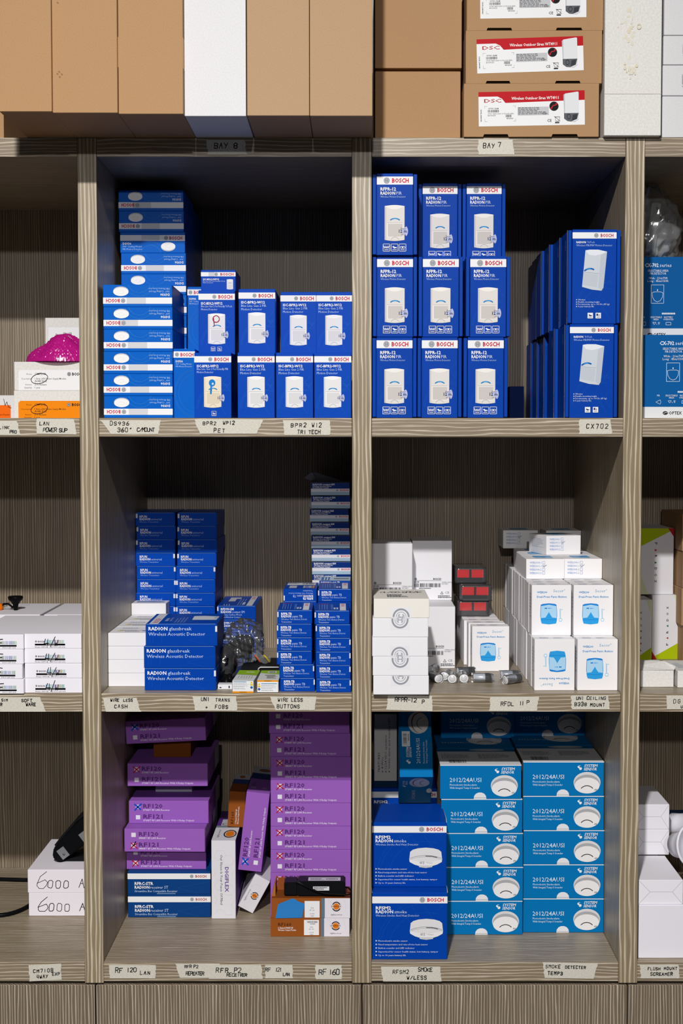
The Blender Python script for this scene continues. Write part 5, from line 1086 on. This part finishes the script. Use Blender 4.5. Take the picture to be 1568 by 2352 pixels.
BW = W(352, 437.6, .30, 1720); carton('output_module_carton', 'brown carton sandwiched under the tilted purple carton', 'cartons wedged in the purple stack', BW, .0345, .15, M('7a4218', .55), XU(395, .30, z), .302, z, prints=[]); zb = z; z += .0345 + .0047
rf(290, .262, z, 'purple carton with blue cross lying tilted on top of the stack', 'b', '', 0, -2.8, sd=5)
# upright and leaning cartons
yD = .236; w = W(485.7, 541, yD, 2050); h = Zw(1930.5, yD) - Z3 - G; xd = XU(486, yD, Z3) + w / 2
gD = 'upright cartons between the purple stacks'
carton('receiver_carton', 'white upright carton with sideways purple lettering', gD, w, h, .225, (M('dfdfe6', .5), M('dfdfe6', .5), M('5a2f86', .5)), xd, yD, Z3 + G, prints=[('f', design(d_digi_side)), ('t', design(d_digi_top))])
ed, eh, el = .0335, .0735, .15
zt = Z3 + h + 2 * G
carton('output_module_carton', 'brown upright carton leaning on top of the white upright carton', gD, ed, eh, el, BROWN, XU(522, .33, zt) + ed / 2, .33, zt + .0012, 0, 3.6, prints=[('f', design(d_rf160_end)), ('t', design(d_rf160_top))])
# tilted white carton and the purple one leaning on it
an = 28.5
bx = XU(580, .267, Z3); o = carton('output_module_carton', 'white carton with orange logo tilted on the shelf floor', gD, ed, eh, el, M('dcdbe2', .5), 0, 0, 0, prints=[('f', design(d_digi_end))])
o.rotation_euler = (0, math.radians(an), 0); ca, sa = math.cos(math.radians(an)), math.sin(math.radians(an))
o.location = (bx - ed / 2 * ca, .267, Z3 + G + ed / 2 * sa)
tip = Z3 + G + eh * ca       # highest resting line of the tilted carton on its right edge
bx2 = XU(573, .262, Z3 + .1)
o = carton('receiver_carton', 'purple carton standing on end with blue cross, leaning on purple stack', gD, .0465, rw, rd_, PURP, bx2, .262, Zw(2001, .262) + .0005, 0, 6.4)
link('front_print', design(d_rf, 'b', '', 9), o, (.0465 / 2, 0, rw / 2), (0, math.radians(-90), 0), (rw, 1, .0465))
c = Cv(46, 225); c.r(6, 180, 10, 12, 'a795b6'); c.r(28, 180, 10, 12, 'a795b6'); c.t('RF120', 14, 172, 7, '3a2250', 30, rot=-90); c.r(0, 60, 46, 50, '14306e'); c.r(0, 0, 46, 60, 'b9bac2'); c.e(24, 32, 12, 14, '8a5a3a', 20); attach(o, c.mesh('receiver_top_print'), 't', .0465, rw, rd_)
# right-hand stack
y1 = yf(2151, Z3); w = .151; gM = 'brown output module cartons'; h = Zw(2108.8, y1) - Z3 - G
BMAT = (M('92501f', .5), M('7d431a', .5), M('b58a5c', .7))
carton('output_module_carton', 'brown and white carton with barcode label, under the taped one', gM, w, h, .0735, BMAT, XU(621.3, y1, Z3) + w / 2, y1, Z3 + G, prints=[('f', design(d_rf160, 0))])
z = Z3 + 2 * G + h; h2 = Zw(2063, y1) - z
o = carton('output_module_carton', 'brown and white carton patched with torn blue tape, lid ajar', gM, w, h2, .0735, BMAT, XU(622.7, y1, z) + w / 2, y1, z, prints=[('f', design(d_rf160, 1))])
c = Cv(184, 45); c.p([(10, 45), (16, 13), (34, 6), (48, .5), (56, 1.5), (61, 6), (70, 9), (78, 12), (72, 44)][::-1], noisy('blue_painter_tape', '1272bc', '1c80ca', 300, .55)); attach(o, c.mesh('blue_tape'), 'f', w, h2, .07, name='blue_tape').location.y = -.0014
bm = bmesh.new(); fx = -w / 2; add_prism(bm, [(fx + .008, 0), (fx + .010, .024), (w / 2 - .055, .024), (w / 2 - .055, 0)], 0, .0006); obj('open_lid', bm, M('8a4a22', .5), o, (0, .052, h2 - .0002), (math.radians(-6), 0, 0))
bm = bmesh.new(); add_prism(bm, [(fx, 0), (fx + .006, .025), (fx + .0075, .025), (fx + .0075, 0)], .0, .05); obj('side_flap', bm, M('a86a34', .6), o, (0, .012, h2))
c2 = Cv(184, 45)
us = [(621, {}), (621, {}), (621.3, {}), (621.3, {}), (621.3, {'yaw': .3}), (621.3, {}), (621.3, {'yaw': -.3}), (620, {}), (617.5, {})]
PU = XU(804.6, .235, Z3) 
mk = ['r', 'r', 'r', 'r', 'r', 'r', 'r', 'r', '']
hP = .0465 - G
stack('receiver_carton', 'purple carton with red cross', 'the tall stack by the middle upright', gP, Z3, .236, us, rw, hP, rd_, PURP, lambda k: [('f', design(d_rf, mk[k], '', 10 + k)), RT])
# black power supply resting on the taped carton
zp = z + h2 + .0004
ps = empty('power_supply', (XU(722, y1, zp), y1 + .008, zp)); tag(ps, 'black power adaptor with silver rating label on the taped carton', 'power supply')
pw = W(650.6, 792, y1, 2020); bm = bmesh.new(); add_box(bm, -pw / 2 + .026, pw / 2, 0, .040, 0, .0295); add_box(bm, -pw / 2, -pw / 2 + .0265, .0012, .040, .0005, .0270); bmesh.ops.recalc_face_normals(bm, faces=bm.faces); bmesh.ops.bevel(bm, geom=list(bm.edges), offset=.0024, segments=3, affect='EDGES')
obj('housing', bm, M('121216', .3), ps)
c = Cv(90, 40); c.r(0, 0, 90, 40, 'c3c1cc'); c.ring(66, 20, 14, 17, '4a4a52', 24, ky=.6); c.r(56, 17, 20, 6, '55555c'); c.micro(6, 10, 44, 22, 4, '55555c', 3)
link('rating_label', c.mesh('rating_label'), ps, (.0185, .004, .0296), (-math.pi / 2, 0, 0), (.062, 1, .022))
c = Cv(38, 9); c.r(0, 0, 38, 9, 'd9d9de'); c.micro(2, 1.4, 34, 6.4, 2, '3a3b40', 6)
link('serial_sticker', c.mesh('serial_sticker'), ps, (.0125, -.0001, .012), (0, 0, 0), (.031, 1, .0078))
bm = bmesh.new(); add_tube(bm, [(pw / 2 - .001, .012, .015), (pw / 2 + .006, .008, .0148), (pw / 2 + .0115, .002, .011), (pw / 2 + .010, -.003, .006), (pw / 2 + .002, -.005, .005), (.02, -.005, .0075), (.002, -.005, .013), (-.012, -.0045, .019), (-.022, -.004, .0245), (-.034, -.003, .030)], [.0016] * 9 + [.001], 8); cb_ = obj('cable', bm, BLK, ps)
bm = bmesh.new(); add_tube(bm, [(-.0215, -.004, .0243), (-.0352, -.0028, .0308)], .0019, 10); obj('plug_tip', bm, M('2a2a2e', .3, .3), cb_)
# ---------------------------------------------------------------- shelf 3, bay seven
gS = 'blue smoke detector cartons'; yA = .013; w = W(854.5, 1027, yA, 2120); h = Zw(2050.5, yA) - Z3 - G; wx = max(XU(854.5, yA, Z3) + w / 2, UPR[2][1] + w / 2 + .0006)
SB = (BLUED, BLUED)
def smokecarton(y, z, lb, pr=True, hh=h, dd=.137):
    o = carton('smoke_detector_carton', lb, gS, w, hh, dd, SB, wx, y, z, prints=[('f', design(d_smokebox))] if pr else ())
    for s in (-1, 1):   # white board edges of the tuck flaps
        bm = bmesh.new(); add_tube(bm, [(s * (w / 2 + .0002), .002, hh - .0004), (s * (w / 2 + .0010), .03, hh + .0002), (s * (w / 2 - .001), dd * .9, hh + .0001)], .0005, 5); obj('flap_edge', bm, M('c9c8c6', .6), o)
    return o
smokecarton(yA, Z3 + G, 'blue carton with white smoke detector print at the shelf edge')
z = Z3 + 2 * G + h; h2 = Zw(1889, .046) - z
smokecarton(.046, z, 'blue carton with smoke detector print, upper one, set slightly back', True, h2)
smokecarton(.30, Z3 + G, 'blue smoke detector carton hidden behind the lower front one', False, h, .18)
smokecarton(.306, z, 'blue smoke detector carton with white stripe behind the upper front one', True, h2, .17)
gA = 'teal smoke alarm cartons'; aw, ah, ad = W(1012, 1197.5, .145, 2100), .0635, .145
ah = (Zw(1757, .145) - Z3) / 5 - G
AT = (TEAL, WHITE, M('8a7458', .7))
fa = ('f', design(d_alarm)); ta = ('t', design(d_alarm_top)); tr = ('t', design(d_alarm_roof))
stack('smoke_alarm_carton', 'teal smoke alarm carton', 'the stack beside the blue cartons', gA, Z3, .145, [1014, 1015, 1014.5, 1013, 1010.5], aw, ah, ad, AT, lambda k: [fa] + ([ta] if k == 4 else []))
ah2 = (Zw(1749.5, .157) - Z3) / 5 - G
stack('smoke_alarm_carton', 'teal smoke alarm carton', 'the stack by the far upright', gA, Z3, .157, [1201, 1202, 1202.5, 1201, 1201], aw, ah2, ad, AT, lambda k: [fa] + ([ta] if k == 4 else []))
hid = 'teal smoke alarm carton in the rear rank under the shaded top cartons'
stack('smoke_alarm_carton', 'teal smoke alarm carton', 'the rear rank behind the blue-side stack', gA, Z3, .293, [1003.5] * 5, aw, ah, .145, (TEAL, TEAL), lambda k: [tr] if k == 4 else ())
stack('smoke_alarm_carton', 'teal smoke alarm carton', 'the rear rank along the far upright', gA, Z3, .305, [1184] * 5, aw, ah2, .145, (TEAL, TEAL), lambda k: [tr] if k == 4 else ())
for u, lb, hh, yy in ((1012, 'teal carton in shade on the rear rank, beside its twin', ah, .392), (1181.5, 'teal carton in shade on the rear rank, by the far wall', ah2, .40)):
    carton('smoke_alarm_carton', lb, gA, aw * .985, .0655, ad, (TEAL, TEAL), XU(u, yy, Z3 + .35) + aw * .985 / 2, yy, Z3 + 5 * (hh + G) + G, prints=[fa])
# upended teal carton leaning back on the blue cartons, and its neighbour
fw = .0650; zc = z + h2; ye = .192; ze = Zw(1784.5, ye)
o = carton('smoke_alarm_carton', 'teal carton upended and tipped back behind the blue cartons', gA, fw, .150, .115, (TEAL, TEAL), XU(956, ye, ze), ye, ze, 0, 0, 0)
o.rotation_euler = (math.radians(-40), 0, 0)
attach(o, design(d_alarm_up), 'f', fw, .150, .115)
link('end_print', design(d_alarm_foot), o, (0, .115, 0), (math.pi / 2, 0, 0), (fw, 1, .115))
carton('smoke_alarm_carton', 'white sided alarm carton standing in shade with feature list', gA, W(859, 911, .315, 1700), .150, .09, (M('c6c4c0', .6), TEAL), XU(885, .315, zc), .315, zc + G, prints=[('f', design(d_features))])
# ---------------------------------------------------------------- shelf 3, far bay: white siren cartons and horns
gH = 'plain white siren cartons'; yh = yf(2201, Z3); w = W(1465.5, 1600, yh, 2150); xh = max(XU(1465.5, yh, Z3), UPR[3][1] + .001); hA = Zw(2079, yh) - Z3 - G
carton('siren_box', 'large plain white carton, bottom of the stack', gH, w, hA, .22, M('e6e5ee', .5), xh + w / 2, yh, Z3 + G)
z = Z3 + 2 * G + hA; wb = W(1465.7, 1568, yh, 2050); hB = Zw(2023, yh) - z
carton('siren_box', 'white carton with envelope folds on the large white carton', gH, wb, hB, .155, M('e9e8f0', .5), xh + wb / 2, yh + .004, z, prints=[('f', design(d_envelope))])
z += hB + G; wc = W(1455, 1536, .183, 1930); hC = Zw(1905.5, .183) - z; xc = max(XU(1455, .183, z), UPR[3][1] + .001) + wc / 2
carton('siren_box', 'white carton with envelope folds, second from top', gH, wc, hC, .15, M('e9e8f0', .5), xc, .183, z, prints=[('f', design(d_envelope, 1))])
# supporting carton behind
carton('siren_box', 'plain white carton hidden behind the folded end carton', gH, wb, hA + hB, .2, M('e6e5ee', .5), xh + wb / 2, yh + .228, Z3 + G)
z += hC + G; hD = Zw(1848, .183) - z
carton('siren_box', 'white carton with envelope folds, topmost of the stack', gH, wc, hD, .15, M('e9e8f0', .5), xc, .184, z, prints=[('f', design(d_envelope, 2))])
zs = Z3 + 2 * G + hA + hB
HW = M('e4e4ee', .25)
def horn(x, y, r, tilt, lb):
    q = empty('siren_horn', (x, y, zs + r + .002), (math.radians(90 + tilt[0]), math.radians(tilt[1]), math.radians(tilt[2]))); tag(q, lb, 'horn', 'white siren horns')
    bm = bmesh.new(); add_lathe(bm, [(.001, -.05), (r * .55, -.048), (r * .6, -.03), (r * .72, -.012), (r * .93, -.002), (r, .002), (r * .99, .005), (r * .9, .004), (r * .6, -.008), (.001, -.014)], 36); obj('flared_shell', bm, HW, q)
    bm = bmesh.new(); add_lathe(bm, [(.001, -.012), (r * .34, -.010), (r * .36, .001), (r * .2, .006), (.001, .007)], 28); obj('centre_cap', bm, HW, q)
horn(XU(1592, .09, zs), .088, .044, (-12, 0, 28), 'white flared siren horn resting beside the folded cartons')
horn(.664, .235, .038, (0, 0, 50), 'white flared siren horn tucked behind the other horn')
carton('strobe_box', 'white carton with dark blue lid behind the siren horns', gH, .06, Zw(1887, .36) - zs - G, .1, (M('d6d6de', .5), M('0d4a86', .5)), XU(1561, .36, zs), .355, zs + G)
bm = bmesh.new(); add_tube(bm, [tuple(P(1534, 1893, .34)), tuple(P(1541, 1899, .33)), tuple(P(1552, 1899, .33)), tuple(P(1568, 1895, .33)), tuple(P(1600, 1890, .33))], .0009, 6); tag(obj('lead_wire', bm, M('7a1c22', .4)), 'thin dark red wire trailing above the siren horns', 'wire')
# ---------------------------------------------------------------- masking tape strips with handwriting
def tapes(u0, v0, u1, v1, lines, lb, tilt=0, seed=1, cutl=0, cutr=0, y=-.0004):
    rd = random.Random(seed); w = W(u0, u1, 0, (v0 + v1) / 2); h = Zw(v0, 0) - Zw(v1, 0); z = Zw(v1, 0); x = (XU(u0, 0, z) + XU(u1, 0, z)) / 2
    n = 6; px = w / (u1 - u0); pts = []
    for i in range(n + 1): t = i / n; pts.append((-w / 2 + (cutl * (1 - t) + rd.uniform(0, 3.0)) * px, h * t))
    for i in range(n + 1): t = 1 - i / n; pts.append((w / 2 - (cutr * t + rd.uniform(0, 3.0)) * px, h * t))
    bm = bmesh.new(); add_prism(bm, pts, 0, .00025); o = obj('masking_tape_label', bm, TAPE, None, (x, y, z), (0, math.radians(-tilt), 0)); tag(o, lb, 'tape label', 'handwritten tape labels')
    c = Cv(u1 - u0, v1 - v0)
    for i, (s, lx, ly, lh, adv) in enumerate(lines):
        if s == '_': c.l([(lx, ly), (lx + lh, ly)], 1.2, '1a1a1c'); continue
        c.hand(s, lx - u0, ly - v0, lh, 1.5 if lh < 10 else 1.7, '19191b', adv, .045, .06, seed * 3 + i)
    link('handwriting', c.mesh('handwriting'), o, (0, 0, 0), (0, 0, 0), (w, 1, h))
tapes(472, 321, 568, 355, [('BAY', 492, 341, 13, 1.2), ('8', 537, 341, 13, 1)], 'masking tape reading BAY 8 on the shaded top shelf edge', 0, 1, 4, 5)
tapes(1096, 321, 1182, 355, [('BAY', 1109, 340, 10.5, 1.3), ('7', 1143, 337, 10.5, 1)], 'masking tape reading BAY 7 on the lit top shelf edge', 0, 2, 0, 4)
tapes(-40, 967, 49, 999, [('HLINK', -8, 985, 7, 1.25), ('PRO', 23, 995, 7, 1.1)], 'cut-off masking tape next to the one reading LAN power', 0, 3, 0, 8)
tapes(82, 962, 176, 997, [('LAN', 91, 977, 8, 1.4), ('POWER SUP', 99, 992, 9, 1.0)], 'masking tape reading LAN POWER SUP under the orange label', -1, 4, 2, 4)
tapes(229, 965, 364, 997, [('DS936', 253, 977, 9, 1.45), ('360*', 270, 992, 10, 1.2), ('C/MOUNT', 315, 991, 8.5, .95)], 'masking tape with degree sign under the round-sensor stacks', 0, 5, 24, -8)
tapes(445, 963, 591, 996, [('BPR2', 466, 976, 8, 1.45), ('WP12', 512, 975, 8, 1.25), ('PET', 491, 993, 9, 1.5)], 'masking tape reading PET with one slanting torn end', 0, 6, 12, -16)
tapes(649, 965, 760, 999, [('BPR2', 668, 981, 9, 1.5), ('W12', 716, 981, 9, 1.25), ('TRI TECH', 683, 996, 8, 1.25)], 'masking tape below the cartons by the middle upright, upper shelf', 0, 7, 3, 2)
tapes(1328, 963, 1407, 997, [('CX702', 1346, 984, 10, 1.5)], 'single-line masking tape under the tilted-detector cartons', 0, 8, 0, 5)
tapes(-60, 1601, 107, 1634.5, [('SIM', 4, 1611, 6, 1.2), ('SOFT', 50, 1612, 7, 1.3), ('CHER', -14, 1621, 6, 1.2), ('WARE', 60, 1621, 7, 1.2)], 'masking tape reading SOFT WARE under the penned white cartons', 0, 9, 0, 14)
tapes(234, 1603, 325, 1634.5, [('WIRE', 254, 1611, 6.5, 1.1), ('LESS', 284, 1611, 6, 1.3), ('CASH', 263, 1626, 8, 1.4)], 'masking tape reading WIRELESS CASH on the shelf edge', 0, 10, 8, 10)
tapes(441, 1599, 546, 1632, [('UNI', 462, 1610, 8, 1.2), ('TRANS', 495, 1611, 7, 1.4), ('_', 455, 1615.5, 85, 1), ('+', 472, 1628, 7, 1), ('FOBS', 494, 1627, 8, 1.4)], 'masking tape with an underlined line and a plus sign', 0, 11, 5, 2)
tapes(619, 1600, 723, 1631, [('WIRE', 638, 1611, 7.5, 1.15), ('LESS', 669, 1611, 7.5, 1.3), ('BUTTONS', 636, 1626, 8, 1.35)], 'masking tape reading WIRELESS BUTTONS on the shelf edge', 0, 12, 12, -6)
tapes(889, 1597, 994, 1632, [('RFPR-12', 906, 1612, 10, 1.0), ('P', 968, 1615, 9, 1)], 'masking tape shaded by the overhanging white sealed cartons', -2, 13, -4, 2)
tapes(1124, 1600, 1233, 1633, [('RFDL', 1150, 1621, 9, 1.2), ('11', 1192, 1619, 9, .8), ('P', 1209, 1617, 9, 1)], 'masking tape in front of the loose batteries', 0, 14, -2, -6)
tapes(1309, 1597, 1401, 1629, [('UNI', 1323, 1607, 7, 1.2), ('CEILING', 1347, 1607, 7.5, 1.2), ('B338', 1319, 1621, 8, 1.3), ('MOUNT', 1355, 1622, 7, 1.4)], 'masking tape reading CEILING MOUNT below the panic button cartons', 0, 15, 2, 3)
tapes(1528, 1597, 1620, 1629, [('DG', 1546, 1615, 9, 1.5), ('U', 1563, 1626, 6, 1)], 'masking tape in the far bay under the open white cartons', 0, 16, 2, 0)
tapes(66, 2215, 143, 2252, [('CM710B', 78, 2233, 8, 1.4), ('4WAY', 85, 2246, 7.5, 1.3), ('EXP', 121, 2241, 7, 1.3)], 'tilted masking tape reading 4WAY EXP on the lowest shelf edge', 3, 17, 0, 0)
tapes(249, 2216.5, 359, 2247, [('RF', 265, 2234, 11, 1.2), ('120', 291, 2232, 10, 1.1), ('LAN', 322, 2238, 8, 1.5)], 'masking tape reading LAN under the navy striped cartons', 0, 18, 2, 0)
tapes(401, 2213, 505, 2246, [('RFR P2', 424, 2223, 7, 1.15), ('REPEATER', 427, 2239, 7.5, .98)], 'masking tape reading REPEATER overlapped by its neighbour', 0, 19, 10, 0)
tapes(477, 2216, 604, 2248, [('RFR', 496, 2233, 11, 1.35), ('P2', 538, 2233, 11, 1.1), ('RECEIVER', 521, 2242, 7.5, 1.1)], 'masking tape reading RECEIVER overlapping its neighbour', 0, 20, 0, 2, -.0008)
tapes(606, 2216.5, 673, 2247, [('RF', 609, 2231, 8.5, 1.2), ('121', 632, 2231, 8.5, .8), ('LAN', 650, 2241, 7, 1.0)], 'short masking tape between two others ending in small LAN', 0, 21, 2, 0)
tapes(723, 2216, 787, 2249, [('RF', 732, 2238, 12, 1.1), ('160', 755, 2238, 12, .95)], 'short single-line masking tape under the brown cartons', 0, 22, 0, 1)
tapes(873, 2220, 1014, 2254, [('RFSM2', 902, 2236, 8, 1.35), ('SMOKE', 960, 2231, 8.5, 1.1), ('W/LESS', 934, 2249, 8.5, 1.3)], 'masking tape reading SMOKE W/LESS under the blue cartons', 0, 23, 4, 3)
tapes(1244, 2211, 1365, 2247, [('SMOKE', 1252, 2224, 7.5, 1.35), ('DETECTER', 1297, 2224, 6.5, 1.3), ('TEMP3', 1257, 2239, 7.5, 1.35)], 'masking tape reading SMOKE DETECTER TEMP with slanting torn end', -1, 24, 4, -8)
tapes(1467, 2215, 1561, 2247, [('FLUSH', 1487, 2228, 6.5, 1.3), ('MOUNT', 1524, 2227, 6, 1.5), ('SCREAMER', 1493, 2240, 7, 1.3)], 'masking tape reading FLUSH MOUNT SCREAMER in the far bay', 0, 25, 2, 2)
